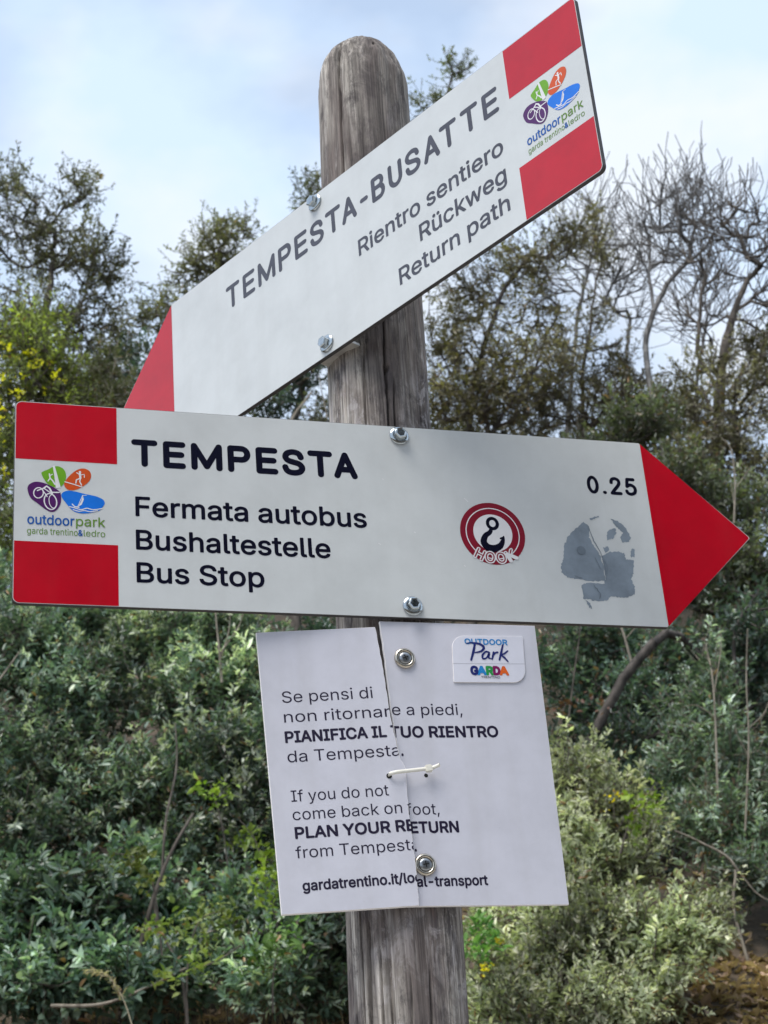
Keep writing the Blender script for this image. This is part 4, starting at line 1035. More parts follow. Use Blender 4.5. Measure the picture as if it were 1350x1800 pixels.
# ------------------------------------------------------------------ broken notice board
MAT_C = frame((-0.01222079, 1.48203799, 0.63658583 + EYE), (0.9612617, 0.27563736, 0.0), (0, 0, 1))
MAT_L = frame((-0.1228829, 1.45706987, 0.62460874 + EYE), (0.98061667, 0.19061257, 0.04536299), (-0.04452954, -0.00865567, 0.99897057))
notice = empty('notice_board', MAT_C)
tag(notice, 'small white two-language notice board cracked in two and held by a cable tie', 'notice board')
bpy.context.view_layer.update()
CR_L = [(108.4, -0.1), (109.4, -15.8), (110.8, -38.0), (111.4, -54.4), (111.8, -76.1), (113.2, -97.6), (114.3, -113.5), (115.6, -124.1), (120.0, -135.9), (119.0, -150.4), (117.8, -170.8), (117.9, -186.1), (117.8, -206.2), (117.9, -221.2), (116.9, -240.8), (116.3, -256.2)]
CR_R = [(0.0, 0.0), (1.0, -15.7), (2.5, -37.9), (3.1, -57.1), (4.5, -86.9), (6.2, -105.6), (7.6, -121.4), (9.4, -134.5), (8.0, -150), (4, -180), (0, -210), (-8, -240), (-15.4, -262.2)]


def wobble(line, amp):
    out = []
    for a, b in zip(line, line[1:]):
        for j in range(4):
            t = j / 4
            out.append((a[0] + (b[0] - a[0]) * t + (rng.random() - .5) * amp * (1 if j else .3), a[1] + (b[1] - a[1]) * t))
    return out + [line[-1]]


CLL, CLR = wobble(CR_L, .7), wobble(CR_R, .6)
pr = slab('board_piece', [(149.7, -261.8), (149.2, 0.3)] + CLR, -.0036, 0, notice, (M_card, M_cardedge), .0003)
pl = slab('board_piece', [(-0.5, -254.9)] + list(reversed(CLL)) + [(0, 0)], -.0042, 0, None, (M_card, M_cardedge), .0003)
pl.parent = notice
pl.matrix_parent_inverse = Matrix.Identity(4)
pl.matrix_basis = MAT_C.inverted() @ MAT_L


def clip_sheet(bm, line, keep_left):
    """Cut print along the crack (x as a function of falling y)."""
    ys = [p[1] * .001 for p in line]
    for y in ys:
        bmesh.ops.bisect_plane(bm, geom=bm.verts[:] + bm.edges[:] + bm.faces[:], plane_co=(0, y, 0), plane_no=(0, 1, 0))
    for (x0, y0), (x1, y1) in zip(line, line[1:]):
        fs = [f for f in bm.faces if y1 * .001 <= f.calc_center_median().y <= y0 * .001]
        if not fs:
            continue
        g = set(fs)
        for f in fs:
            g.update(f.verts)
            g.update(f.edges)
        d = Vector((x1 - x0, y1 - y0, 0))
        nrm = Vector((-d.y, d.x, 0)).normalized()      # towards +x
        bmesh.ops.bisect_plane(bm, geom=list(g), plane_co=(x0 * .001, y0 * .001, 0), plane_no=nrm, clear_outer=keep_left, clear_inner=not keep_left)


LL = [('Se pensi di', 16.6, 99.6, -68.2, 10.6, 0), ('non ritornare', 16.2, 123.0, -86.6, 10.4, 0), ('PIANIFICA IL T', 16.0, 119.5, -105.0, 9.8, .055), ('da Tempesta', 16.4, 117.8, -123.2, 10.4, 0),
      ('If you do not', 16.4, 102.6, -158.6, 10.0, 0), ('come back on f', 16.0, 122.4, -175.0, 10.0, 0), ('PLAN YOUR RET', 16.4, 131.4, -191.0, 9.5, .055), ('from Tempesta', 16.0, 124.0, -208.2, 10.0, 0), ('gardatrentino.it/loc', 19.0, 122.0, -236.2, 8.4, .045)]
for s_, x0, x1, yb, cap, bd in LL:
    bm = text_mesh(s_, x0, x1, yb, cap, bd, .00012)
    clip_sheet(bm, CR_L, True)
    o = bm_obj('lettering', bm, pl, (M_print,))
LR = [('e a piedi,', 4.4, 71.6, -90.6, 10.4, 0), ('TUO RIENTRO', 1.4, 102.6, -111.4, 9.8, .055), ('.', 10.4, 12.6, -128.4, 10, 0.05),
      ('foot,', 10.8, 41.8, -182.2, 10, 0), ('ETURN', 12.6, 57.6, -198.2, 9.5, .055), ('.', 15.4, 17.4, -214.4, 10, 0.05), ('al-transport', 14.8, 78.4, -245.2, 8.4, .045)]
for s_, x0, x1, yb, cap, bd in LR:
    bm = text_mesh(s_, x0, x1, 0, cap, bd, .00012)
    a = R(1.1)
    bmesh.ops.transform(bm, matrix=Matrix.Translation((x0 * .001, yb * .001, 0)) @ Matrix.Rotation(a, 4, 'Z') @ Matrix.Translation((-x0 * .001, 0, 0)), verts=bm.verts[:])
    if yb > -120:
        clip_sheet(bm, CR_R, False)
    bm_obj('lettering', bm, pr, (M_print,))
# raised logo plate
s_pts = round_poly([(64.7, -58.4), (133.8, -57.2), (135.7, -11.0), (66.9, -12.6)], [1.0, 13, 1.0, 13], 8)
plate = slab('logo_plate', s_pts, .0003, .0013, notice, (M_plate, M_cardedge), .0003)
s = Sheet(.00135)
s.ribbon([(65.5, -40.4), (134.6, -38.9)], .22, cap=False)
s.build('plate_seam', M_grey, plate)
lettering('OUTDOOR', plate, M_sky, 78.4, 120.0, -20.6, 5.2, .05, .0015)
s = Sheet(.0016)
W_ = [1.2, 2.4, 2.0]
s.ribbon(spline([(80.0, -20.0), (86, -19.4), (93, -20.4), (96.6, -23.6), (93.8, -27.4), (87.6, -29.0)], 6), [.8, 1.6, 2.2, 2.4, 2.0, 1.0])
s.ribbon(spline([(88.2, -20.8), (86.2, -28.0), (83.2, -36.4)], 6), [2.0, 2.4, 1.8])
s.ribbon(spline([(101.4, -28.6), (98.2, -27.8), (94.6, -31.4), (95.0, -34.8), (98.2, -33.8), (101.2, -29.4), (100.2, -33.6), (102.8, -34.6)], 6), [1.6, 1.6, 2.0, 1.8, 1.4, 1.8, 1.8, .8])
s.ribbon(spline([(105.6, -28.2), (104.6, -31.6), (103.4, -35.2)], 5), [1.8, 2.0, 1.2])
s.ribbon(spline([(104.6, -31.6), (107.2, -28.8), (109.4, -28.2)], 5), [1.2, 1.6, 1.8])
s.ribbon(spline([(115.2, -20.6), (112.8, -28.4), (110.4, -35.6)], 5), [1.4, 2.2, 1.6])
s.ribbon(spline([(119.2, -26.6), (115.6, -29.4), (112.6, -30.6), (115.4, -33.2), (118.6, -37.2)], 5), [1.4, 1.6, 1.6, 2.0, 1.0])
s.build('script_lettering', M_navy, plate)
for c, x0, x1, mt_ in (('G', 81.6, 89.0, M_navy), ('A', 88.2, 96.4, M_sky), ('R', 96.2, 103.2, M_grn2), ('D', 103.0, 110.0, M_magenta), ('A', 109.4, 117.8, M_orng2)):
    lettering(c, plate, mt_, x0, x1, -50.4 + (x0 - 81) * .014, 7.6, .11, .0015)
lettering('TRENTINO', plate, M_grey, 91.0, 109.4, -53.8, 2.0, .03, .0015)


def board_screw(x, y, rot):
    prof = [(.0097, 0), (.0099, .0010), (.0090, .0024), (.0076, .0030), (.0063, .0022), (.0060, .0012)]
    bm = bmesh.new()
    rings = [[bm.verts.new((r * math.cos(2 * math.pi * i / 32), r * math.sin(2 * math.pi * i / 32), z)) for i in range(32)] for r, z in prof]
    for a, b in zip(rings, rings[1:]):
        for i in range(32):
            bm.faces.new((a[i], a[(i + 1) % 32], b[(i + 1) % 32], b[i]))
    w = bm_obj('cup_washer', bm, notice, (M_washer,), True)
    w.location = (x * .001, y * .001, .0003)
    bm = bmesh.new()
    prof = [(.0060, .0008), (.0058, .0022), (.0046, .0030), (.0028, .0034), (.0001, .0035)]
    rings = [[bm.verts.new((r * math.cos(2 * math.pi * i / 24), r * math.sin(2 * math.pi * i / 24), z)) for i in range(24)] for r, z in prof]
    for a, b in zip(rings, rings[1:]):
        for i in range(24):
            bm.faces.new((a[i], a[(i + 1) % 24], b[(i + 1) % 24], b[i]))
    h = bm_obj('screw_head', bm, w, (M_screw,), True)
    s = Sheet(.00365)
    s.poly([(x_ * 1.0, y_ * 1.0) for x_, y_ in [(-.55, -2.6), (.55, -2.6), (.55, -.55), (2.6, -.55), (2.6, .55), (.55, .55), (.55, 2.6), (-.55, 2.6), (-.55, .55), (-2.6, .55), (-2.6, -.55), (-.55, -.55)]])
    q = s.build('cross_recess', M_dark, w)
    q.rotation_euler = (0, 0, rot)
    return w


board_screw(20.7, -36.3, .35)
board_screw(23.4, -226.7, .15)


def tube(pts, rad, sides=8, flat=1.0):
    P = np.array(pts, float)
    n = len(P)
    T = np.gradient(P, axis=0)
    T /= np.linalg.norm(T, axis=1)[:, None] + 1e-12
    rad = np.full(n, rad, float) if np.isscalar(rad) else np.interp(np.linspace(0, 1, n), np.linspace(0, 1, len(rad)), rad)
    up = np.array([0, 0, 1.])
    A_ = np.cross(T, up)
    bad = np.linalg.norm(A_, axis=1) < 1e-3
    A_[bad] = np.cross(T[bad], [0, 1., 0])
    A_ /= np.linalg.norm(A_, axis=1)[:, None]
    B_ = np.cross(A_, T)
    th = np.linspace(0, 2 * np.pi, sides, endpoint=False)
    V = (P[:, None, :] + rad[:, None, None] * (np.cos(th)[None, :, None] * A_[:, None, :] + flat * np.sin(th)[None, :, None] * B_[:, None, :])).reshape(-1, 3)
    i = np.arange(sides)
    F = np.vstack([np.stack([k * sides + i, k * sides + (i + 1) % sides, (k + 1) * sides + (i + 1) % sides, (k + 1) * sides + i], 1) for k in range(n - 1)])
    return V, F


# cable tie through the two holes
zt_pts = spline([(-2.6, -147.6), (-1.5, -147.0), (10, -145.4), (24, -143.4), (34, -141.8), (42, -139.4)], 5)
zz_ = np.interp(np.linspace(0, 1, len(zt_pts)), [0, .12, .3, .6, .85, 1], [.001, .006, .0085, .007, .0056, .009])
V_, F_ = tube([(x * .001, y * .001, z) for (x, y), z in zip(zt_pts, zz_)], [.0016, .0018, .0018, .0016], 8, .6)
tie = link('cable_tie', np_mesh('cable_tie', V_, F_, smooth=True), notice, (M_tie,))
bm = bmesh.new()
g = bmesh.ops.create_cube(bm, size=1)
bmesh.ops.scale(bm, vec=(.0062, .0066, .0046), verts=g['verts'])
bmesh.ops.bevel(bm, geom=bm.edges[:], offset=.0008, segments=2, affect='EDGES')
bmesh.ops.transform(bm, matrix=Matrix.Translation((.0325, -.1422, .0062)) @ Matrix.Rotation(R(8), 4, 'Z'), verts=bm.verts[:])
bm_obj('tie_head', bm, tie, (M_tie,))
s = Sheet(.00012)
s.disc(104.4, -141.1, 2.5, n=20)
s.build('drilled_hole', M_dark, pl)
s = Sheet(.00012)
s.disc(31.4, -146.4, 1.8, n=20)
s.build('drilled_hole', M_dark, pr)

# ------------------------------------------------------------------ plants


class Skeleton:
    def __init__(self, trunk, seed=0, step=.12):
        self.rs = np.random.default_rng(seed)
        self.P, self.par, self.D = [], [], []
        self.tips = []
        P = np.array(trunk, float)
        seg = np.linalg.norm(np.diff(P, axis=0), axis=1)
        L = np.concatenate([[0], np.cumsum(seg)])
        n = max(3, int(L[-1] / step) + 1)
        s = np.linspace(0, L[-1], n)
        Q = np.stack([np.interp(s, L, P[:, i]) for i in range(3)], 1)
        Q[1:-1] += (self.rs.random((n - 2, 3)) - .5) * step * .22
        for i in range(n):
            self.P.append(Q[i])
            self.par.append(i - 1)
            d = Q[min(i + 1, n - 1)] - Q[max(i - 1, 0)]
            self.D.append(d / (np.linalg.norm(d) + 1e-9))
        self.ntrunk = n

    def add_trunk(self, start, pts, step=.12):
        P = np.vstack([self.P[start], np.array(pts, float)])
        p = start
        for a, b in zip(P, P[1:]):
            k = max(1, int(np.linalg.norm(b - a) / step))
            d = (b - a) / (np.linalg.norm(b - a) + 1e-9)
            for j in range(1, k + 1):
                q = a + (b - a) * j / k
                if j < k:
                    q = q + (self.rs.random(3) - .5) * step * .25
                self.P.append(q)
                self.par.append(p)
                self.D.append(d)
                p = len(self.P) - 1

    def grow(self, targets, step=.10, up=.35, curl=.5, low=2, jit=.12):
        base = self.P[0]
        top = self.P[self.ntrunk - 1]
        order = np.argsort(np.minimum(np.linalg.norm(targets - top, axis=1), np.linalg.norm(targets - (base + top) / 2, axis=1)))
        cap = len(self.P) + len(targets) * 30
        A = np.zeros((cap, 3))
        Dd = np.zeros((cap, 3))
        k = len(self.P)
        A[:k] = self.P
        Dd[:k] = self.D
        par = list(self.par)
        for ti in order:
            t = targets[ti]
            v = t - A[low:k]
            d = np.linalg.norm(v, axis=1) + 1e-9
            ali = (v * Dd[low:k]).sum(1) / d
            cost = d * (1 + .45 * (1 - ali)) + np.maximum(0, A[low:k, 2] - t[2]) * up * 2
            j = int(cost.argmin()) + low
            p0, d0 = A[j], Dd[j]
            ds = d[j - low]
            if ds < step * .35:
                continue
            n = max(1, min(28, int(round(ds / step))))
            ctrl = p0 + d0 * ds * curl + np.array([0, 0, ds * .10])
            p = j
            for q in range(1, n + 1):
                u = q / n
                x = p0 * (1 - u) ** 2 + 2 * ctrl * u * (1 - u) + t * u * u
                if q < n:
                    x = x + (self.rs.random(3) - .5) * step * jit * 2
                if k >= cap - 1:
                    break
                A[k] = x
                dd = x - A[p]
                Dd[k] = dd / (np.linalg.norm(dd) + 1e-9)
                par.append(p)
                p = k
                k += 1
            self.tips.append(p)
        self.P, self.D, self.par = list(A[:k]), list(Dd[:k]), par

    def spray(self, m, length, fwd=.8, rise=.25, wild=.62):
        """Side twiglets at every tip."""
        tips = list(self.tips)
        for t in tips:
            for q in range(m):
                a = t
                if q % 2 and self.par[t] > self.ntrunk:
                    a = self.par[t]
                d = np.array(self.D[a]) * fwd + self.rs.normal(size=3) * wild + np.array([0, 0, rise])
                d /= np.linalg.norm(d) + 1e-9
                L = length * (.55 + .75 * self.rs.random())
                mid = self.P[a] + d * L * .5 + self.rs.normal(size=3) * L * .06
                end = self.P[a] + d * L + np.array([0, 0, L * .12])
                self.P += [mid, end]
                self.D += [d, d]
                self.par += [a, len(self.P) - 2]
                self.tips.append(len(self.P) - 1)

    def radii(self, r_tip, power=.42):
        n = len(self.P)
        cnt = np.zeros(n)
        ch = np.zeros(n, int)
        for i in range(n):
            if self.par[i] >= 0:
                ch[self.par[i]] += 1
        cnt[ch == 0] = 1
        for i in range(n - 1, 0, -1):
            cnt[self.par[i]] += cnt[i]
        return r_tip * np.maximum(cnt, 1) ** power

    def mesh(self, name, r_tip, power=.42, sides=5, taper=True, base_r=None):
        P = np.array(self.P)
        par = np.array(self.par)
        r = self.radii(r_tip, power)
        if base_r:
            k = self.ntrunk
            f = np.linspace(base_r / max(r[0], 1e-6), 1, k)
            r[:k] = np.maximum(r[:k], r[:k] * np.maximum(1, f))
        D = np.array(self.D)
        idx = np.nonzero(par >= 0)[0]
        a, b = P[par[idx]], P[idx]
        ra, rb = np.minimum(r[par[idx]], r[idx] * 1.35), r[idx]
        t = b - a
        t /= np.linalg.norm(t, axis=1)[:, None] + 1e-9
        ref = np.where(np.abs(t[:, 2:3]) > .9, np.array([[1., 0, 0]]), np.array([[0, 0, 1.]]))
        x = np.cross(t, ref)
        x /= np.linalg.norm(x, axis=1)[:, None] + 1e-9
        y = np.cross(t, x)
        th = np.linspace(0, 2 * np.pi, sides, endpoint=False)
        ring = np.cos(th)[None, :, None] * x[:, None, :] + np.sin(th)[None, :, None] * y[:, None, :]
        V = np.concatenate([a[:, None, :] + ra[:, None, None] * ring, b[:, None, :] + t[:, None, :] * (rb * .35)[:, None, None] + rb[:, None, None] * ring], 1)
        m_ = len(idx)
        i = np.arange(sides)
        f = np.stack([i, sides + i, sides + (i + 1) % sides, (i + 1) % sides], 1)
        F = (np.arange(m_) * 2 * sides)[:, None, None] + f[None]
        return np_mesh(name, V.reshape(-1, 3), F.reshape(-1, 4), smooth=True)


def unit(v):
    return v / (np.linalg.norm(v, axis=-1, keepdims=True) + 1e-9)


def leaves_mesh(name, pos, dirs, per, size, rs, cols, spread=(35, 85), back=.10, width=.36, droop=.0, young=None, jitter=.02, var=.25):
    """Leaves in rosettes round twig tips; every leaf is two folded quads with its own colour."""
    n = len(pos)
    k = n * per
    P = np.repeat(pos, per, 0)
    D = unit(np.repeat(dirs, per, 0) + (rs.random((k, 3)) - .5) * .5)
    ref = np.where(np.abs(D[:, 2:3]) > .85, np.array([[1., 0, 0]]), np.array([[0, 0, 1.]]))
    X = unit(np.cross(D, ref))
    Y = np.cross(D, X)
    az = rs.random(k) * 2 * np.pi
    u = np.tile(np.linspace(0, 1, per), n) ** 1.3
    el = np.radians(spread[0] + (spread[1] - spread[0]) * u + (rs.random(k) - .5) * 30)
    side = np.cos(az)[:, None] * X + np.sin(az)[:, None] * Y
    ax = unit(np.cos(el)[:, None] * D + np.sin(el)[:, None] * side - np.array([0, 0, 1.]) * (droop * rs.random(k))[:, None])
    L = size * np.repeat(.62 + .70 * rs.random(n), per) * (.6 + .7 * rs.random(k)) * (1 - .25 * (1 - u))
    o = P - D * (u * back * (0.7 + .6 * rs.random(k)))[:, None] + (rs.random((k, 3)) - .5) * jitter
    nrm = unit(D * .9 + np.array([0, 0, .55]) + (rs.random((k, 3)) - .5) * .9)
    w = unit(np.cross(ax, nrm))
    nn = np.cross(w, ax)
    W = (L * width * (.8 + .4 * rs.random(k)))
    fold = .22
    v0 = o
    tip = o + ax * L[:, None] - nn * (L * .10)[:, None]
    l1 = o + ax * (L * .30)[:, None] + w * (W * .46)[:, None] + nn * (W * fold)[:, None]
    l2 = o + ax * (L * .68)[:, None] + w * (W * .40)[:, None] + nn * (W * fold * .8)[:, None]
    r1 = o + ax * (L * .30)[:, None] - w * (W * .46)[:, None] + nn * (W * fold)[:, None]
    r2 = o + ax * (L * .68)[:, None] - w * (W * .40)[:, None] + nn * (W * fold * .8)[:, None]
    V = np.stack([v0, r1, r2, tip, l2, l1], 1).reshape(-1, 3)
    b = np.arange(k) * 6
    F = np.concatenate([np.stack([b, b + 1, b + 2, b + 3], 1), np.stack([b, b + 3, b + 4, b + 5], 1)])
    c0, c1 = np.array(cols[0]), np.array(cols[1])
    mixf = np.clip(np.repeat(rs.random(n), per) * .6 + rs.random(k) * .4, 0, 1) ** 1.3
    C = c0 + (c1 - c0) * mixf[:, None]
    if young is not None:
        yc, share = young
        pick = np.repeat(rs.random(n) < share, per) * (1 - u) > .45
        C = np.where(pick[:, None], np.array(yc) * (.8 + .4 * rs.random(k))[:, None], C)
    dead = rs.random(k) < .022
    C = np.where(dead[:, None], np.array([.26, .16, .085]) * (.6 + .7 * rs.random((k, 1))), C)
    bough = np.array([mnoise.noise(Vector((q[0] * 2.6 + n % 97, q[1] * 2.6, q[2] * 2.6))) + .5 * mnoise.noise(Vector((q[0] * 7, q[1] * 7 + n % 31, q[2] * 7))) for q in pos])
    C = C * np.repeat(np.clip(.95 + .95 * bough, .42, 1.6), per)[:, None]
    C = C * (1 - var / 2 + var * rs.random(k))[:, None]
    return np_mesh(name, V, F, cols=np.repeat(C, 6, 0))


def cloud(clumps, rs):
    """Points in clumps: (px, py, y, rx_px, ry_px, n) -> world targets near the shell of each ellipsoid."""
    out = []
    for px, py, y, rx, ry, n in clumps:
        c = at(px, py, y)
        s = mpp(c)
        d = unit(rs.normal(size=(n, 3)))
        r = rs.random(n) ** (1 / 2.4)
        e = d * r[:, None] * np.array([rx * s, (rx + ry) / 2 * s * .8, ry * s])
        # screen axes of the ellipsoid are close to the world's: lean it with the view
        q = c + e
        out.append(q)
    return np.vstack(out)


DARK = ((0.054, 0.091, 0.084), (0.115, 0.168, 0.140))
MID = ((.034, .054, .032), (.085, .112, .060))
OLIVE = ((.050, .052, .028), (.125, .120, .062))
PALE = ((.115, .130, .080), (.270, .285, .190))
YOUNG = (.21, .22, .11)


def plant(name, label, cat, group, trunk, clumps, seed, per=12, size=.045, cols=MID, young=None, r_tip=.0016, power=.42, step=.10, bark=None,
          mat=None, back=.10, trunks=(), base_r=None, width=.36, spread=(35, 85), droop=0.0, curl=.5, up=.35, sides=5, gaps=0.0, var=.25, stem='trunk', twigs=2, twig_len=.13, twig_fwd=.8):
    rs = np.random.default_rng(seed)
    tr = [at(*p) for p in trunk]
    g = hill(tr[0][0], tr[0][1])
    if tr[0][2] > g - .05:
        tr.insert(0, np.array([tr[0][0] + .02, tr[0][1], g - .08]))
    root = bpy.data.objects.new(name, None)
    root.empty_display_size = .2
    COL.objects.link(root)
    base = np.array(tr[0])
    root.location = base
    tag(root, label, cat, group)
    sk = Skeleton([p - base for p in tr], seed, step)
    for tt in trunks:
        pts = [at(*p) - base for p in tt]
        j = int(np.linalg.norm(np.array(sk.P) - pts[0], axis=1).argmin())
        sk.add_trunk(j, pts, step)
    T = cloud(clumps, rs) - base
    if gaps:
        keep = np.array([mnoise.noise(Vector((p + base) * 2.3)) > -gaps * .0 - (1 - gaps) * .5 for p in T])
        T = T[keep]
    # keep clear of the ground
    keep = np.array([p[2] + base[2] > hill(p[0] + base[0], p[1] + base[1]) + .03 for p in T])
    T = T[keep]
    sk.grow(T, step, up, curl)
    if twigs:
        if per:
            sk.spray(twigs, twig_len, twig_fwd, .25)
        else:
            sk.spray(2, twig_len * 1.5, 1.2, .35, .34)
            sk.spray(1, twig_len * .9, 1.2, .30, .40)
    link(stem, sk.mesh(stem, r_tip, power, sides, base_r=base_r), root, (bark or M_bark,))
    if per:
        tips = np.array(sk.tips)
        tips = tips[rs.random(len(tips)) > .06]
        P = np.array(sk.P)[tips]
        D = np.array(sk.D)[tips]
        D = unit(D + np.array([0, -.15, .35]))
        crown = link('crown' if cat == 'tree' else 'foliage', leaves_mesh('foliage', P, D, per, size, rs, cols, spread, back, width, droop, young, var=var), root, (mat or M_leaf,))
        tag(crown, kind='stuff')
    return root


EV = 'evergreen trees on the slope'
SH = 'evergreen shrubs under the trees'

# --- trees against the sky
plant('evergreen_tree', 'tall airy dark evergreen tree at the left edge with a ragged top against the sky', 'tree', EV,
      [(110, 1120, 11.0), (95, 900, 11.0), (85, 700, 11.0), (80, 560, 11.0), (95, 450, 11)],
      [(30, 400, 11.0, 85, 110, 110), (140, 330, 11.1, 42, 50, 46), (120, 440, 11, 75, 75, 100), (185, 470, 11.2, 45, 80, 70), (60, 560, 10.8, 110, 80, 130), (160, 590, 11, 80, 90, 110), (-60, 420, 11.2, 80, 120, 60), (20, 310, 11.1, 30, 35, 22), (205, 620, 10.9, 45, 70, 55)],
      11, per=9, size=.040, cols=((0.088, 0.092, 0.053), (0.237, 0.225, 0.132)), step=.13, base_r=.04, bark=M_bark, r_tip=.002, power=.37,
      trunks=[[(90, 640, 11), (150, 520, 11), (165, 430, 11.1)], [(92, 720, 11), (190, 640, 11), (215, 590, 11)]])
plant('evergreen_tree', 'young olive-green tree rising behind the left half of the upper sign', 'tree', EV,
      [(330, 1120, 11.6), (345, 900, 11.6), (360, 700, 11.6), (375, 560, 11.6), (385, 440, 11.6)],
      [(385, 420, 11.6, 42, 50, 75), (345, 470, 11.6, 45, 50, 70), (300, 540, 11.6, 55, 45, 65), (430, 400, 11.6, 20, 34, 16), (262, 560, 11.4, 42, 36, 34), (400, 480, 11.6, 55, 50, 60)],
      12, per=9, size=.040, cols=((0.106, 0.112, 0.048), (0.288, 0.275, 0.120)), step=.13, bark=M_bark, r_tip=.0018, base_r=.04)
plant('evergreen_tree', 'slender tall tree whose leafy tips show behind the post top', 'tree', EV,
      [(640, 1120, 12.4), (650, 900, 12.4), (680, 600, 12.4), (720, 380, 12.4), (760, 240, 12.4), (795, 130, 12.4)],
      [(800, 118, 12.4, 28, 26, 34), (790, 170, 12.4, 40, 30, 24), (735, 185, 12.4, 18, 30, 16), (770, 260, 12.4, 60, 50, 50), (545, 325, 12.4, 24, 26, 24), (540, 360, 12.4, 34, 30, 26), (640, 380, 12.4, 80, 70, 60)],
      13, per=9, size=.040, cols=((0.100, 0.112, 0.060), (0.225, 0.237, 0.132)), step=.14, bark=M_bark, r_tip=.002, base_r=.05)
plant('evergreen_tree', 'dark leafy tree with forked trunk seen in the gap between the two signs', 'tree', EV,
      [(520, 1120, 10.6), (500, 900, 10.6), (515, 740, 10.6), (540, 660, 10.6)],
      [(520, 640, 10.5, 70, 55, 110), (470, 700, 10.4, 60, 40, 80), (560, 560, 10.7, 50, 60, 60), (300, 680, 10.8, 90, 60, 110), (230, 660, 10.9, 60, 70, 60), (420, 640, 10.8, 90, 60, 90)],
      14, per=12, size=.042, cols=DARK, step=.13, young=((0.187, 0.201, 0.101), .2), base_r=.05)
plant('evergreen_tree', 'brownish olive tree with thin crown right of the post below the upper sign', 'tree', EV,
      [(830, 1120, 11.0), (835, 900, 11.0), (825, 720, 11.0), (850, 600, 11.0), (890, 500, 11), (940, 440, 11)],
      [(820, 520, 11, 75, 60, 95), (905, 470, 11, 70, 50, 75), (980, 420, 11, 60, 45, 50), (1030, 400, 11.1, 45, 50, 26), (850, 610, 10.9, 85, 60, 105), (950, 560, 11, 60, 60, 55), (790, 690, 10.8, 70, 60, 130), (780, 600, 11, 40, 60, 80), (880, 690, 10.9, 90, 60, 150), (960, 640, 10.9, 60, 60, 70)],
      15, per=9, size=.038, cols=((0.122, 0.109, 0.072), (0.331, 0.287, 0.173)), step=.13, bark=M_bark, r_tip=.0020, power=.36, base_r=.035, young=((0.216, 0.201, 0.072), .2),
      trunks=[[(826, 720, 11), (760, 600, 11), (755, 520, 11)], [(835, 800, 11), (940, 650, 11), (985, 540, 11)]])
plant('evergreen_tree', 'thin-leaved tree with drooping brown sprays between the sign and the bare trees', 'tree', EV,
      [(1040, 1120, 11.6), (1030, 900, 11.6), (1020, 760, 11.6), (1030, 620, 11.6), (1045, 520, 11.6)],
      [(1040, 560, 11.6, 40, 60, 38), (1000, 640, 11.6, 60, 60, 66), (1060, 700, 11.5, 60, 60, 80), (960, 720, 11.3, 70, 50, 90), (1090, 640, 11.6, 40, 50, 34), (1060, 440, 11.7, 36, 60, 30), (1100, 690, 11.4, 70, 60, 90), (1150, 740, 11.3, 60, 50, 80)],
      16, per=9, size=.038, cols=((0.122, 0.109, 0.084), (0.302, 0.266, 0.180)), step=.13, bark=M_bark, r_tip=.002, power=.36, base_r=.03)
# bare trees
plant('bare_tree', 'bare tree with a fan of thin grey twigs, right of the upper sign', 'tree', 'leafless trees against the sky',
      [(1185, 1100, 11.2), (1175, 850, 11.2), (1160, 760, 11.2), (1138, 660, 11.2), (1133, 600, 11.2), (1150, 545, 11.2), (1172, 500, 11.2)],
      [(1190, 380, 11.2, 84, 62, 46), (1160, 430, 11.2, 60, 60, 18), (1225, 420, 11.2, 60, 70, 22), (1130, 450, 11.2, 30, 60, 10), (1200, 345, 11.2, 50, 30, 18), (1255, 385, 11.2, 30, 44, 10)],
      21, per=0, step=.07, twigs=2, twig_len=.17, twig_fwd=1.0, bark=M_bark_bare, r_tip=.0030, power=.34, curl=.75, base_r=.024, up=1.2,
      trunks=[[(1150, 545, 11.2), (1140, 480, 11.2), (1142, 420, 11.2)], [(1172, 500, 11.2), (1210, 460, 11.2), (1222, 400, 11.2)], [(1150, 760, 11.2), (1110, 640, 11.2), (1100, 560, 11.2)]])
plant('bare_tree', 'bare tree with a thick dark knotted trunk at the right edge', 'tree', 'leafless trees against the sky',
      [(1262, 1100, 10.9), (1258, 900, 10.9), (1262, 780, 10.9), (1266, 690, 10.9), (1272, 610, 10.9), (1290, 550, 10.9), (1310, 500, 10.9)],
      [(1310, 420, 10.9, 60, 90, 34), (1345, 480, 10.9, 60, 90, 30), (1240, 470, 10.9, 40, 80, 20), (1370, 560, 10.9, 70, 80, 24), (1225, 560, 11, 36, 60, 12), (1300, 360, 10.9, 22, 34, 8), (1330, 620, 10.9, 60, 60, 18)],
      22, per=0, step=.07, twigs=2, twig_len=.17, twig_fwd=1.0, bark=M_bark, r_tip=.0032, power=.36, curl=.75, base_r=.075, up=1.2,
      trunks=[[(1266, 690, 10.9), (1225, 620, 10.9), (1232, 520, 10.9)], [(1290, 550, 10.9), (1350, 500, 10.9), (1370, 450, 10.9)], [(1262, 720, 10.9), (1300, 660, 10.9), (1360, 630, 10.9)]])
plant('bare_tree', 'spindly leafless sapling between the fan-shaped bare tree and the thin-leaved tree', 'tree', 'leafless trees against the sky',
      [(1085, 1100, 11.8), (1090, 900, 11.8), (1085, 760, 11.8), (1100, 640, 11.8), (1108, 560, 11.8)],
      [(1100, 470, 11.8, 36, 80, 20), (1075, 520, 11.8, 34, 60, 14), (1120, 540, 11.8, 30, 50, 10), (1060, 370, 11.8, 30, 40, 10)],
      23, per=0, step=.07, twigs=2, twig_len=.17, twig_fwd=1.0, bark=M_bark_bare, r_tip=.0028, power=.32, curl=.75, base_r=.02, up=1.2)
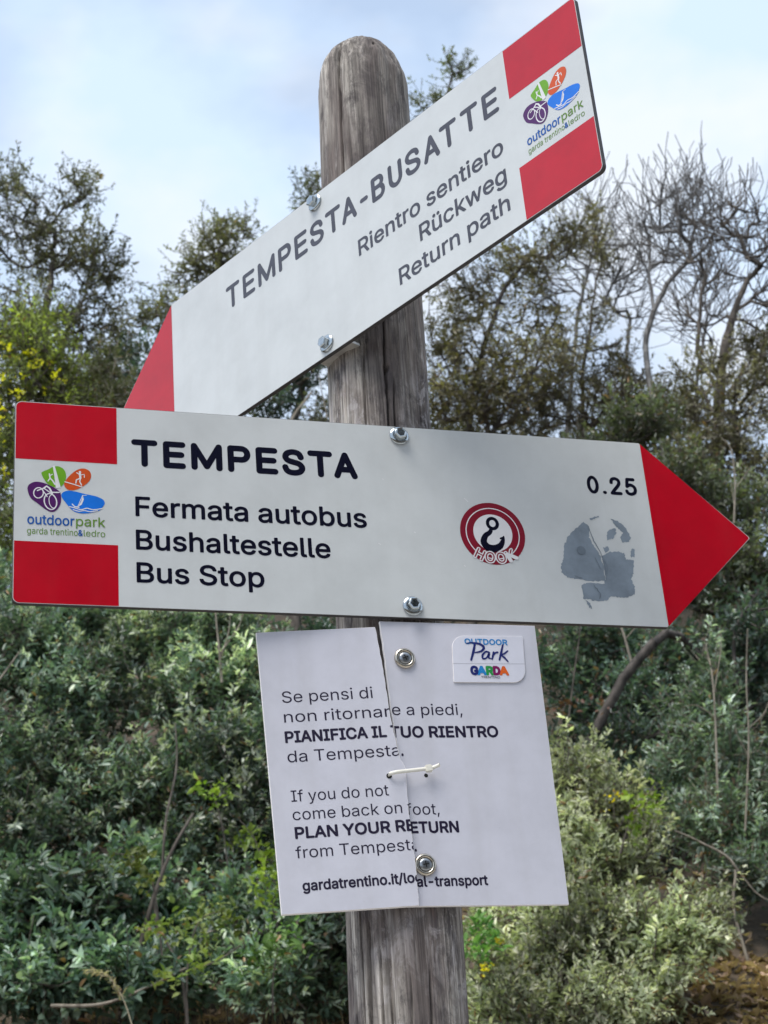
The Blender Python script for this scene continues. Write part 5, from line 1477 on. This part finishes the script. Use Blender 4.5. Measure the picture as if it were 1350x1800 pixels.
plant('bare_tree', 'thin bare sapling with upswept twigs beside the last letters of the upper sign', 'tree', 'leafless trees against the sky',
      [(985, 1100, 12.0), (990, 900, 12.0), (1000, 700, 12.0), (1015, 560, 12.0), (1035, 470, 12.0)],
      [(1030, 420, 12.0, 46, 70, 26), (1000, 480, 12.0, 50, 60, 20), (1070, 440, 12.0, 36, 60, 16), (960, 520, 12, 40, 50, 12)],
      24, per=0, step=.07, twigs=2, twig_len=.17, twig_fwd=1.0, bark=M_bark_bare, r_tip=.0026, power=.32, curl=.75, base_r=.02, up=1.2)
plant('bare_tree', 'slight leafless sapling between the two largest bare trees', 'tree', 'leafless trees against the sky',
      [(1235, 1100, 12.0), (1228, 900, 12.0), (1222, 760, 12.0), (1228, 650, 12.0), (1240, 570, 12.0)],
      [(1245, 500, 12.0, 40, 70, 22), (1215, 560, 12.0, 40, 60, 18), (1275, 540, 12.0, 36, 60, 14)],
      25, per=0, step=.07, twigs=2, twig_len=.17, twig_fwd=1.0, bark=M_bark_bare, r_tip=.0026, power=.32, curl=.75, base_r=.02, up=1.2)
plant('evergreen_tree', 'broad brown-green tree spreading at the right edge behind the red arrow tip', 'tree', EV,
      [(1330, 1200, 10.4), (1320, 950, 10.4), (1300, 800, 10.4), (1290, 720, 10.4)],
      [(1320, 700, 10.4, 60, 60, 80), (1290, 780, 10.3, 70, 55, 110), (1370, 660, 10.5, 50, 70, 60), (1220, 730, 10.6, 40, 50, 50), (1210, 810, 10.4, 60, 40, 70), (1350, 840, 10.2, 60, 60, 80), (1260, 640, 10.7, 40, 40, 40), (1200, 690, 10.7, 50, 40, 60), (1330, 610, 10.7, 40, 40, 40)],
      17, per=9, size=.040, cols=((0.122, 0.113, 0.078), (0.331, 0.302, 0.202)), step=.13, bark=M_bark, r_tip=.002, power=.36, base_r=.03)
plant('evergreen_tree', 'dense grey-green tree filling the slope behind the red arrow tip', 'tree', EV,
      [(1180, 1250, 9.8), (1170, 1050, 9.8), (1160, 900, 9.8), (1165, 820, 9.8)],
      [(1130, 740, 9.9, 70, 46, 110), (1060, 790, 9.9, 70, 40, 80), (1190, 850, 9.7, 90, 60, 160), (1290, 900, 9.6, 80, 70, 170), (1120, 900, 9.8, 80, 70, 110), (1250, 1010, 9.5, 110, 80, 210), (1340, 1000, 9.5, 70, 90, 130)],
      18, per=11, size=.042, cols=((0.086, 0.113, 0.078), (0.230, 0.259, 0.166)), step=.13, young=(YOUNG, .12), base_r=.06)
for i, (px, py, y, lab) in enumerate([(860, 790, 12.2, 'dim undergrowth tree low behind the top edge of the lower sign, right of the post'), (640, 780, 12.6, 'dim undergrowth tree hidden mostly behind the post and lower sign'), (120, 780, 12.2, 'dim undergrowth tree behind the red left end of the lower sign'), (1120, 800, 12.4, 'dim undergrowth tree under the fan-shaped bare tree')]):
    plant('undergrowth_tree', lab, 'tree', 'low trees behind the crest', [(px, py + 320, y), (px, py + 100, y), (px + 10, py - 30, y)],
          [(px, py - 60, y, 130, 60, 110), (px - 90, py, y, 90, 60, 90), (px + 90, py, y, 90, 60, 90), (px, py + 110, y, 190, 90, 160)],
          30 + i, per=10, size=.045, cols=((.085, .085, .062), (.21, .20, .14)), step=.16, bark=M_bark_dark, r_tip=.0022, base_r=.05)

# --- shrubs below the lower sign, left
plant('evergreen_shrub', 'broad dark evergreen shrub at the far left below the lower sign', 'shrub', SH,
      [(60, 1560, 8.2), (60, 1400, 8.2), (70, 1250, 8.2)],
      [(40, 1150, 8.1, 110, 90, 190), (150, 1230, 8.0, 100, 100, 200), (40, 1330, 7.9, 120, 110, 230), (-60, 1250, 8.1, 80, 120, 80), (170, 1400, 7.9, 110, 90, 190), (60, 1470, 7.8, 120, 70, 150), (30, 1060, 8.3, 110, 60, 200), (60, 1110, 8.0, 70, 50, 110), (150, 1080, 8.2, 80, 50, 130)],
      41, per=15, size=.040, width=.32, cols=((0.101, 0.171, 0.140), (0.237, 0.325, 0.241)), young=((0.542, 0.604, 0.490), .36), step=.10, stem='stem')
plant('evergreen_shrub', 'tall evergreen shrub with pale young tips left of the notice board', 'shrub', SH,
      [(360, 1600, 8.0), (360, 1450, 8.0), (350, 1300, 8.0)],
      [(250, 1130, 8.1, 90, 60, 120), (360, 1110, 8.0, 100, 60, 150), (450, 1180, 7.9, 80, 80, 150), (330, 1220, 7.9, 110, 80, 190), (420, 1330, 7.7, 110, 90, 200), (300, 1370, 7.8, 100, 90, 160), (470, 1450, 7.6, 90, 90, 150), (360, 1480, 7.7, 90, 70, 110), (540, 1300, 7.9, 80, 110, 90)],
      42, per=14, size=.043, cols=((0.106, 0.171, 0.140), (0.247, 0.331, 0.241)), young=((0.598, 0.653, 0.517), .42), step=.10, stem='stem')
plant('evergreen_shrub', 'low dark glossy shrub at the bottom left corner above the leaf litter', 'shrub', SH,
      [(130, 1760, 7.3), (130, 1680, 7.3), (130, 1600, 7.3)],
      [(60, 1620, 7.2, 110, 70, 180), (180, 1600, 7.1, 90, 80, 170), (20, 1700, 7.1, 80, 50, 90), (130, 1700, 7.0, 100, 50, 120), (230, 1560, 7.2, 60, 60, 70), (300, 1640, 7.3, 70, 70, 110), (60, 1745, 6.9, 110, 26, 70), (220, 1730, 6.9, 110, 30, 80), (330, 1720, 7.0, 60, 40, 50)],
      43, per=12, size=.056, width=.44, cols=((0.084, 0.149, 0.117), (0.193, 0.278, 0.203)), young=((0.382, 0.484, 0.389), .3), step=.09, stem='stem')
plant('evergreen_shrub', 'low leafy shrub at the left foot of the post', 'shrub', SH,
      [(540, 1790, 7.2), (540, 1700, 7.2), (530, 1640, 7.2)],
      [(520, 1600, 7.1, 70, 50, 90), (580, 1650, 7.0, 70, 60, 120), (470, 1660, 7.1, 60, 50, 60), (580, 1740, 7.0, 50, 40, 60), (640, 1700, 7.1, 70, 80, 60), (430, 1590, 7.2, 50, 50, 60), (470, 1730, 6.9, 80, 34, 70), (400, 1690, 7.0, 60, 50, 60)],
      44, per=13, size=.043, cols=((0.106, 0.181, 0.140), (0.255, 0.354, 0.252)), young=((0.542, 0.623, 0.490), .34), step=.09, stem='stem')
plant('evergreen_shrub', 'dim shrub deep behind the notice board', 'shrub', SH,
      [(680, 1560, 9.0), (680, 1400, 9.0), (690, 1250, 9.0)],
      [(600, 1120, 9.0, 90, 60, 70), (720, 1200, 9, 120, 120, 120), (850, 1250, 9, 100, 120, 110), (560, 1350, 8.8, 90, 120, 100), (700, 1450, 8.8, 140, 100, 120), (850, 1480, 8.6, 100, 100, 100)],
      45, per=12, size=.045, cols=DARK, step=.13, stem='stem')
# --- right
plant('leaning_tree', 'dark evergreen tree with a long trunk leaning right behind the notice board', 'tree', EV,
      [(1000, 1420, 8.5), (1040, 1290, 8.5), (1090, 1200, 8.5), (1165, 1112, 8.5), (1235, 1030, 8.5), (1310, 925, 8.5), (1365, 880, 8.5)],
      [(1000, 1180, 9.3, 70, 70, 110), (1080, 1130, 9.3, 90, 50, 120), (1130, 1250, 9.2, 80, 80, 170), (1230, 1180, 9.2, 90, 90, 190), (1330, 1120, 9.1, 70, 100, 150), (1030, 1300, 9.3, 70, 70, 90), (1200, 1310, 9.1, 90, 60, 130), (1310, 1250, 9.0, 80, 80, 140)],
      51, per=13, size=.042, cols=((0.075, 0.126, 0.114), (0.176, 0.250, 0.200)), step=.12, young=((0.434, 0.506, 0.436), .12), bark=M_bark_dark, base_r=.030, r_tip=.0017, power=.36,
      trunks=[[(1150, 1130, 8.5), (1120, 1080, 8.5), (1080, 1050, 8.5)]])
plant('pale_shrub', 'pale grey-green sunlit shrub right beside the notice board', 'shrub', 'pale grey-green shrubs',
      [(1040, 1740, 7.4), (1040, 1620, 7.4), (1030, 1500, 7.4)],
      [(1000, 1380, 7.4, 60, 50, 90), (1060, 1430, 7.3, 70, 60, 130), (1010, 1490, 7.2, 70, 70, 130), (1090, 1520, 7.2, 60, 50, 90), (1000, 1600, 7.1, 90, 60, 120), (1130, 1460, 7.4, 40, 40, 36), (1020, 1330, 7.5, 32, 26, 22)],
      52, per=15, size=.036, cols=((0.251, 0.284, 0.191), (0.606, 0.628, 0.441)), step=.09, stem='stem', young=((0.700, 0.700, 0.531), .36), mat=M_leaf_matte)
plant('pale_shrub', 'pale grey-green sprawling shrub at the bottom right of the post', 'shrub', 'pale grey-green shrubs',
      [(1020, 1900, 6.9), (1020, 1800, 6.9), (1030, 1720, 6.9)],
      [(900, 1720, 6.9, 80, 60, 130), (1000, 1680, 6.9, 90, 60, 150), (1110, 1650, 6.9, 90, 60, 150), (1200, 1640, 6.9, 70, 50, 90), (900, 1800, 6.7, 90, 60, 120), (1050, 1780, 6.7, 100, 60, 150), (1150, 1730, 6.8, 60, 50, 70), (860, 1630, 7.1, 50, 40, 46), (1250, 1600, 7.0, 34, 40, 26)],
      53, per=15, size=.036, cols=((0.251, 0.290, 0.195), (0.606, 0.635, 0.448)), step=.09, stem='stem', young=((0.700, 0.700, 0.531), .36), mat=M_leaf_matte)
plant('twiggy_shrub', 'grey-green shrub with bare upright twigs at the right edge', 'shrub', SH,
      [(1290, 1640, 7.9), (1280, 1540, 7.9), (1262, 1400, 7.9), (1258, 1280, 7.9)],
      [(1270, 1330, 7.9, 70, 80, 120), (1330, 1420, 7.8, 50, 90, 110), (1220, 1250, 8.0, 50, 50, 60), (1240, 1440, 7.7, 60, 50, 80), (1310, 1530, 7.7, 60, 50, 80), (1190, 1350, 7.9, 44, 50, 50), (1255, 1190, 8.0, 34, 60, 40)],
      54, per=12, size=.040, cols=((0.124, 0.187, 0.149), (0.316, 0.400, 0.305)), step=.10, stem='stem', young=((0.542, 0.642, 0.572), .24), bark=M_bark_pale)
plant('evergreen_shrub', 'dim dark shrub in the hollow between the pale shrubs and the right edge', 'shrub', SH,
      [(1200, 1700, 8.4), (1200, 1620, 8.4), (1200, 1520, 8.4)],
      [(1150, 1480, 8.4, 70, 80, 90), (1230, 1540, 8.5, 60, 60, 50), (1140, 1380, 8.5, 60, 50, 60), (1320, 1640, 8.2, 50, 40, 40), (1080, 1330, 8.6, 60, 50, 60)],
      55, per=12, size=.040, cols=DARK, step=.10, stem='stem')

# --- yellow-flowered bush at the left edge
FL = plant('flowering_bush', 'yellow-green flowering bush at the left edge above and behind the lower sign', 'shrub', None,
      [(40, 1160, 8.8), (45, 980, 8.8), (50, 820, 8.8)],
      [(30, 600, 8.8, 70, 50, 110), (85, 640, 8.8, 60, 60, 110), (20, 690, 8.7, 60, 50, 100), (110, 720, 8.8, 60, 60, 90), (0, 800, 8.7, 50, 90, 90), (10, 950, 8.7, 40, 90, 80), (60, 560, 8.9, 60, 30, 36)],
      61, per=10, size=.034, cols=((.135, .165, .06), (.34, .38, .15)), step=.09, stem='stem', mat=M_leaf_matte, young=((.42, .50, .09), .34))
sp_ = np.random.default_rng(5)
T_ = cloud([(25, 610, 8.6, 70, 60, 14), (20, 690, 8.5, 50, 60, 18), (70, 640, 8.6, 60, 50, 14), (5, 800, 8.5, 14, 90, 8)], sp_) - np.array(FL.location)
fm = leaves_mesh('flower', T_, unit(np.tile(np.array([[0, -.6, .8]]), (len(T_), 1))), 6, .026, sp_, ((.62, .56, .02), (.80, .76, .03)), (30, 80), .02, .7, jitter=.03)
tag(link('blossom', fm, FL, (M_leaf_matte,)), kind='stuff')
plant('dry_stalk_shrub', 'grey-green bush with pale dry upright stalks behind the red left end of the lower sign', 'shrub', None,
      [(190, 1120, 9.0), (190, 950, 9.0), (190, 790, 9.0)],
      [(150, 680, 9.0, 60, 40, 70), (210, 720, 8.9, 70, 50, 100), (130, 760, 8.9, 70, 50, 80), (190, 640, 9.0, 26, 40, 20), (280, 740, 9, 60, 40, 70)],
      62, per=10, size=.038, cols=((.09, .10, .064), (.24, .25, .15)), step=.10, stem='stem', bark=M_bark_pale, mat=M_leaf_matte)

# --- bright green sprays and creepers
def sprig(name, label, cat, group, pts, leafpts, seed, cols, size=.036, per=6, r=.004, bark=None, width=.55):
    rs = np.random.default_rng(seed)
    P = [at(*p) for p in pts]
    base = np.array(P[0])
    root = bpy.data.objects.new(name, None)
    COL.objects.link(root)
    root.location = base
    tag(root, label, cat, group)
    V, F = tube(spline([tuple(p - base) for p in P], 5), [r, r * .5], 5)
    link('stem', np_mesh('stem', V, F, smooth=True), root, (bark or M_bark,))
    if leafpts:
        T = cloud([(a, b, c, d * 1.35, e * 1.25, max(3, int(n * .85))) for a, b, c, d, e, n in leafpts], rs) - base
        D = unit(np.tile(np.array([[0, -.4, .6]]), (len(T), 1)) + (rs.random((len(T), 3)) - .5) * 1.6)
        tag(link('foliage', leaves_mesh('foliage', T, D, per, size, rs, cols, (30, 90), .05, width, .3), root, (M_leaf_matte,)), kind='stuff')
    return root


LIME = ((.17, .30, .035), (.40, .50, .09))
VG = 'bright green creepers in the hedge'
sprig('creeper', 'bright lime creeper spray in the hedge left of the board, the highest one', 'creeper', VG, [(400, 1520, 7.00), (390, 1450, 7.00), (370, 1380, 7.00)], [(375, 1390, 6.90, 26, 22, 16)], 71, LIME)
sprig('creeper', 'lime and yellow creeper hanging along the left edge of the board', 'creeper', VG, [(490, 1640, 6.70), (470, 1560, 6.70), (450, 1480, 6.70), (420, 1440, 6.70)], [(470, 1530, 6.60, 24, 60, 34), (430, 1470, 6.70, 26, 16, 10)], 72, LIME)
sprig('creeper', 'yellow-green creeper leaves crossing the leaning brown stems', 'creeper', VG, [(285, 1680, 6.60), (270, 1560, 6.60), (240, 1510, 6.60), (200, 1500, 6.60)], [(235, 1505, 6.50, 40, 14, 16), (262, 1550, 6.50, 16, 20, 8)], 73, ((.20, .27, .06), (.40, .44, .11)))
sprig('creeper', 'straggling creeper with yellowing leaves above the litter left of the post', 'creeper', VG, [(330, 1800, 6.40), (330, 1700, 6.40), (350, 1620, 6.40), (400, 1600, 6.40)], [(350, 1610, 6.40, 60, 40, 30), (330, 1690, 6.30, 40, 40, 18), (280, 1620, 6.40, 30, 24, 12)], 74, ((.13, .21, .05), (.33, .36, .11)), size=.036)
sprig('creeper', 'fresh green low creeper by the lower left corner of the board', 'creeper', VG, [(480, 1780, 6.50), (480, 1720, 6.50), (490, 1660, 6.50)], [(490, 1650, 6.40, 44, 34, 30), (440, 1690, 6.40, 26, 22, 10)], 75, ((.09, .20, .045), (.22, .35, .09)))
sprig('creeper', 'bright lime creeper spray over the pale shrub right of the board', 'creeper', VG, [(1090, 1500, 6.70), (1110, 1440, 6.70), (1150, 1380, 6.70)], [(1135, 1400, 6.60, 34, 24, 16), (1120, 1450, 6.60, 20, 20, 8)], 76, LIME)
FP = sprig('flowering_plant', 'green plant with small yellow flowers just right of the post', 'plant', None, [(845, 1760, 6.7), (845, 1690, 6.7), (840, 1630, 6.7)], [(850, 1650, 6.6, 28, 30, 22), (840, 1610, 6.6, 16, 20, 8), (870, 1640, 6.6, 18, 16, 6)], 77, ((.07, .17, .045), (.20, .33, .10)))
T_ = cloud([(852, 1695, 6.5, 14, 14, 5), (880, 1655, 6.5, 10, 8, 2)], sp_) - np.array(FP.location)
tag(link('blossom', leaves_mesh('flower', T_, unit(np.tile(np.array([[0, -.8, .6]]), (len(T_), 1))), 7, .014, sp_, ((.72, .60, .01), (.84, .76, .03)), (30, 80), .01, .8, jitter=.012), FP, (M_leaf_matte,)), kind='stuff')
sprig('flowering_sprig', 'small yellow flowers between the pale shrub and the lime creeper', 'plant', None, [(1080, 1440, 7.0), (1078, 1400, 7.0)], [(1080, 1395, 6.9, 10, 8, 4)], 78, ((.75, .58, .005), (.85, .70, .01)), size=.018, per=6, r=.002)
sprig('red_leaf_sprig', 'small sprig of reddish dead leaves right of the board edge', 'plant', None, [(985, 1290, 8.6), (990, 1250, 8.6), (1000, 1230, 8.6)], [(985, 1240, 8.4, 14, 18, 6), (1020, 1228, 8.4, 14, 10, 4), (1055, 1232, 8.4, 14, 8, 4)], 79, ((.16, .07, .05), (.40, .22, .16)), size=.034, per=4)

# --- bare stems and twigs among the shrubs
BT = 'bare saplings among the shrubs'


def bare(label, pts, rad, seed, forks=(), bark=None):
    P = [at(*p) for p in pts]
    base = np.array(P[0])
    root = bpy.data.objects.new('dead_sapling', None)
    COL.objects.link(root)
    root.location = base
    tag(root, label, 'sapling', BT)
    V, F = tube(spline([tuple(p - base) for p in P], 6), [rad, rad * .45], 6)
    link('stem', np_mesh('stem', V, F, smooth=True), root, (bark or M_bark_pale,))
    for fk in forks:
        Q = [at(*p) - base for p in fk]
        V, F = tube(spline([tuple(p) for p in Q], 6), [rad * .5, rad * .2], 5)
        link('fork', np_mesh('fork', V, F, smooth=True), root, (bark or M_bark_pale,))


bare('brown stem leaning right up through the hedge left of the board', [(215, 1790, 7.0), (240, 1690, 6.95), (270, 1580, 6.9), (300, 1500, 6.9), (340, 1430, 6.95)], .013, 1, [[(285, 1530, 6.9), (292, 1440, 6.9), (310, 1350, 7.0), (308, 1270, 7.1)], [(270, 1580, 6.9), (276, 1630, 6.9), (282, 1700, 6.8)]], M_bark)
bare('thin forked stem low in the shade left of the post', [(330, 1800, 6.8), (318, 1710, 6.8), (290, 1650, 6.8), (272, 1600, 6.8)], .008, 2, [[(318, 1710, 6.8), (380, 1690, 6.8), (440, 1650, 6.8), (490, 1620, 6.9)]], M_bark)
bare('low horizontal dead branch above the litter at bottom left', [(90, 1768, 6.8), (180, 1765, 6.75), (260, 1735, 6.75), (330, 1700, 6.8)], .008, 3, (), M_bark_pale)
bare('pale twisted twig rising in the hollow by the right edge', [(1330, 1740, 7.4), (1290, 1600, 7.4), (1290, 1520, 7.4), (1230, 1480, 7.4), (1185, 1460, 7.4)], .008, 4, [[(1290, 1520, 7.4), (1330, 1570, 7.4), (1370, 1590, 7.4)], [(1290, 1560, 7.4), (1250, 1540, 7.3)]])
bare('upright pale twig with stubby tips under the red arrow tip', [(1262, 1420, 7.6), (1258, 1280, 7.6), (1252, 1190, 7.6), (1240, 1130, 7.6)], .006, 5, [[(1255, 1220, 7.6), (1266, 1150, 7.6), (1268, 1110, 7.6)], [(1256, 1260, 7.6), (1225, 1240, 7.6), (1200, 1243, 7.6)]])
bare('tall thin pale twig at the far right below the arrow tip', [(1310, 1460, 7.6), (1316, 1300, 7.6), (1312, 1200, 7.6), (1314, 1105, 7.6)], .005, 6, [[(1316, 1280, 7.6), (1345, 1250, 7.6), (1360, 1200, 7.6)], [(1316, 1330, 7.6), (1290, 1280, 7.6)]])
bare('slim pale stem curving up under the lower edge of the arrow sign', [(1110, 1165, 8.6), (1098, 1120, 8.6), (1085, 1080, 8.6), (1082, 1040, 8.6)], .008, 7, [[(1098, 1125, 8.6), (1120, 1100, 8.6)]])
bare('grey stems crossing behind the top right of the board', [(1000, 1260, 8.8), (1010, 1180, 8.8), (1020, 1100, 8.8), (1015, 1050, 8.8)], .006, 8, [[(1010, 1190, 8.8), (985, 1130, 8.8), (975, 1080, 8.8)]], M_bark)
bare('pale forked stem in the gap between the signs left of the post', [(500, 800, 9.8), (512, 740, 9.8), (540, 700, 9.8), (548, 690, 9.8)], .011, 9, [[(560, 790, 9.8), (575, 745, 9.8), (566, 690, 9.8), (560, 660, 9.8)]])
bare('pale slanting twig in front of the dark tree beside the arrow tip', [(1290, 920, 9.0), (1292, 850, 9.0), (1285, 790, 9.0), (1268, 770, 9.0)], .006, 10, [[(1292, 860, 9.0), (1320, 820, 9.0)], [(1291, 890, 9.0), (1284, 840, 9.0)]])
bare('twig cluster rising above the hedge under the sign left of the board', [(390, 1200, 7.7), (385, 1140, 7.7), (380, 1090, 7.7), (378, 1050, 7.7)], .007, 11, [[(386, 1150, 7.7), (420, 1100, 7.7), (432, 1060, 7.7)], [(387, 1160, 7.7), (402, 1110, 7.7), (406, 1060, 7.7)]])
bare('dry thin twig sticking up at the left edge of the hedge', [(-20, 1220, 7.4), (10, 1180, 7.4), (35, 1145, 7.4)], .006, 12, ())

# --- dry grass stalk with a seed head, litter, rock
root = bpy.data.objects.new('dry_grass_stalk', None)
COL.objects.link(root)
P = [at(*p) for p in [(240, 1830, 5.6), (222, 1770, 5.6), (205, 1735, 5.6), (185, 1712, 5.6), (150, 1708, 5.6)]]
base = np.array(P[0])
root.location = base
tag(root, 'single dry straw-coloured grass stalk bending left at the bottom left', 'grass stalk')
V, F = tube(spline([tuple(p - base) for p in P], 6), [.0022, .0009], 5)
M_straw = paint('dry_straw', (.40, .34, .23), .7, .3, .15, 60)
link('stalk', np_mesh('stalk', V, F, smooth=True), root, (M_straw,))
sk = spline([tuple(p - base) for p in P], 10)[14:]
D = unit(np.gradient(np.array(sk), axis=0))
link('seed_head', leaves_mesh('seed_head', np.array(sk), D, 4, .020, sp_, ((.34, .29, .20), (.50, .44, .32)), (10, 40), .01, .22, .5), root, (M_leaf_matte,))


def litter(name, boxes, n, size, cols, seed, lift=.015):
    rs = np.random.default_rng(seed)
    Q = []
    for x0, x1, y0, y1, k in boxes:
        xs, ys = x0 + (x1 - x0) * rs.random(k), y0 + (y1 - y0) * rs.random(k)
        Q += [(x, y, hill(x, y) + lift * rs.random()) for x, y in zip(xs, ys)]
    Q = np.array(Q)
    D = unit(np.tile(np.array([[0, 0, 1.]]), (len(Q), 1)) + (rs.random((len(Q), 3)) - .5) * .9)
    o = link(name, leaves_mesh(name, Q, D, n, size, rs, cols, (55, 100), .0, .5, .1, jitter=.05, var=.5), None, (M_leaf_matte,))
    return tag(o, kind='stuff')


litter('leaf_litter', [(-2.6, 2.8, 5.6, 9.2, 7000), (.9, 2.6, 6.0, 7.6, 3200)], 2, .055, ((.20, .125, .085), (.50, .37, .26)), 91)
litter('dry_leaves', [(.75, 1.3, 6.0, 6.75, 420)], 4, .05, ((.30, .20, .10), (.52, .38, .22)), 92, .10)


def grass_tufts():
    rs = np.random.default_rng(93)
    n = 2600
    x, y = -2.2 + 2.6 * rs.random(n), 6.0 + 1.5 * rs.random(n)
    z = np.array([hill(a, b) for a, b in zip(x, y)])
    P = np.stack([x, y, z], 1)
    h = .05 + .11 * rs.random(n)
    lean = (rs.random((n, 3)) - .5) * np.array([1, 1, 0]) * 1.5
    w = unit(np.cross(lean + 1e-3, [0, 0, 1.])) * .0022
    m1 = P + (np.array([0, 0, .6]) + lean * .2) * h[:, None]
    tp = P + (np.array([0, 0, .9]) + lean * .7) * h[:, None]
    V = np.stack([P - w, P + w, m1 + w * .8, m1 - w * .8, tp + w * .1, tp - w * .1], 1).reshape(-1, 3)
    b = np.arange(n) * 6
    F = np.concatenate([np.stack([b, b + 1, b + 2, b + 3], 1), np.stack([b + 3, b + 2, b + 4, b + 5], 1)])
    c = np.array([.26, .20, .12]) + np.array([.18, .16, .11]) * rs.random((n, 1))
    tag(link('dry_grass', np_mesh('dry_grass', V, F, cols=np.repeat(c, 6, 0)), None, (M_leaf_matte,)), kind='stuff')


grass_tufts()


def rock(px, py, y, sx, sy, sz, label, seed):
    bm = bmesh.new()
    bmesh.ops.create_icosphere(bm, subdivisions=4, radius=1)
    for v in bm.verts:
        n_ = 1 + .28 * mnoise.noise(v.co * 1.3 + Vector((seed, 0, 0))) + .12 * mnoise.noise(v.co * 3.1 + Vector((0, seed, 0))) + .05 * mnoise.noise(v.co * 8)
        v.co = Vector((v.co.x * n_ * sx, v.co.y * n_ * sy, v.co.z * n_ * sz))
    o = bm_obj('rock', bm, None, (M_rock,), True)
    p = at(px, py, y)
    o.location = (p[0], p[1], hill(p[0], p[1]) + sz * .3)
    tag(o, label, 'rock')


def unseen_woods_behind():
    """Unseen wood added behind the viewer to darken the lower sign and its reflections."""
    rs = np.random.default_rng(97)
    Vs, Fs, Cs, nv = [], [], [], 0
    for x, y, h in ((2.0, -5.6, 9.0), (4.4, -4.4, 9.0), (6.2, -2.2, 8.6), (7.4, -5.5, 10.0), (4.4, -7.6, 10.0)):
        V, F = tube([(x, y, -.1), (x + .1, y, h * .4), (x, y + .1, h * .8)], [.13, .08, .03], 8)
        Vs.append(V); Fs.append(F + nv); Cs.append(np.tile([[.07, .06, .05]], (len(V), 1))); nv += len(V)
        d = unit(rs.normal(size=(900, 3)))
        P = np.array([x, y, h * .58]) + d * (rs.random(900) ** .45)[:, None] * np.array([2.0, 2.0, h * .44])
        me = leaves_mesh('tmp', P, unit(d + np.array([0, 0, .4])), 13, .15, rs, ((.012, .018, .012), (.028, .036, .024)), width=.55, back=.2)
        n = len(me.vertices)
        V = np.zeros(n * 3, np.float32); me.vertices.foreach_get('co', V)
        F = np.zeros(len(me.loops), np.int32); me.loops.foreach_get('vertex_index', F)
        C = np.zeros(n * 4, np.float32); me.attributes['Col'].data.foreach_get('color', C)
        Vs.append(V.reshape(-1, 3)); Fs.append(F.reshape(-1, 4) + nv); Cs.append(C.reshape(-1, 4)[:, :3]); nv += n
        bpy.data.meshes.remove(me)
    tag(link('unseen_woods', np_mesh('unseen_woods', np.vstack(Vs), np.vstack(Fs), cols=np.vstack(Cs)), None, (M_leaf,)), kind='stuff')


unseen_woods_behind()


def scrub_beside():
    """The same scrub and low trees carry on along the slope to both sides."""
    rs = np.random.default_rng(101)
    eye = np.array([0, 0, EYE])
    pos, dirs, stems = [], [], []
    for yy in np.arange(6.4, 15.5, .75):
        for xx in np.arange(-13, 13.1, .85):
            x, y = xx + (rs.random() - .5) * .6, yy + (rs.random() - .5) * .5
            g = hill(x, y)
            tree = y > 9.6 and rs.random() < .55
            r = .55 + .35 * rs.random()
            h = (1.7 + 1.5 * rs.random()) if tree else r * .8
            c = np.array([x, y, g + h])
            q = c - eye
            d = q @ CAM_F
            px, rp = 675 + F_PX * (q @ CAM_R) / d, r * 1.25 * F_PX / d
            if px + rp > -25 and px - rp < 1375:
                continue
            n = 150 if abs(x) < 7 else 80
            e = unit(rs.normal(size=(n, 3)))
            pos.append(c + e * (rs.random(n) ** .4)[:, None] * np.array([r, r, r * (1.3 if tree else .95)]))
            dirs.append(unit(e + np.array([0, -.15, .5])))
            if tree:
                stems.append([(x, y, g - .05), (x + .1, y, g + h * .5), (x, y, g + h * 1.2)])
    tag(link('hillside_scrub', leaves_mesh('hillside_scrub', np.vstack(pos), np.vstack(dirs), 9, .06, rs, ((.062, .088, .062), (.17, .20, .13)), young=((.30, .32, .20), .15)), None, (M_leaf,)), kind='stuff')
    Vs, Fs, nv = [], [], 0
    for s_ in stems:
        V, F = tube(s_, [.05, .035, .012], 6)
        Vs.append(V)
        Fs.append(F + nv)
        nv += len(V)
    tag(link('scrub_stems', np_mesh('scrub_stems', np.vstack(Vs), np.vstack(Fs), smooth=True), None, (M_bark,)), kind='stuff')


scrub_beside()
M_rock = paint('grey_limestone', (.30, .29, .28), .9, .3, .3, 9, bump=.8)
rock(372, 1790, 6.6, .10, .09, .075, 'grey weathered stone in the litter at the bottom left of the post', 3)
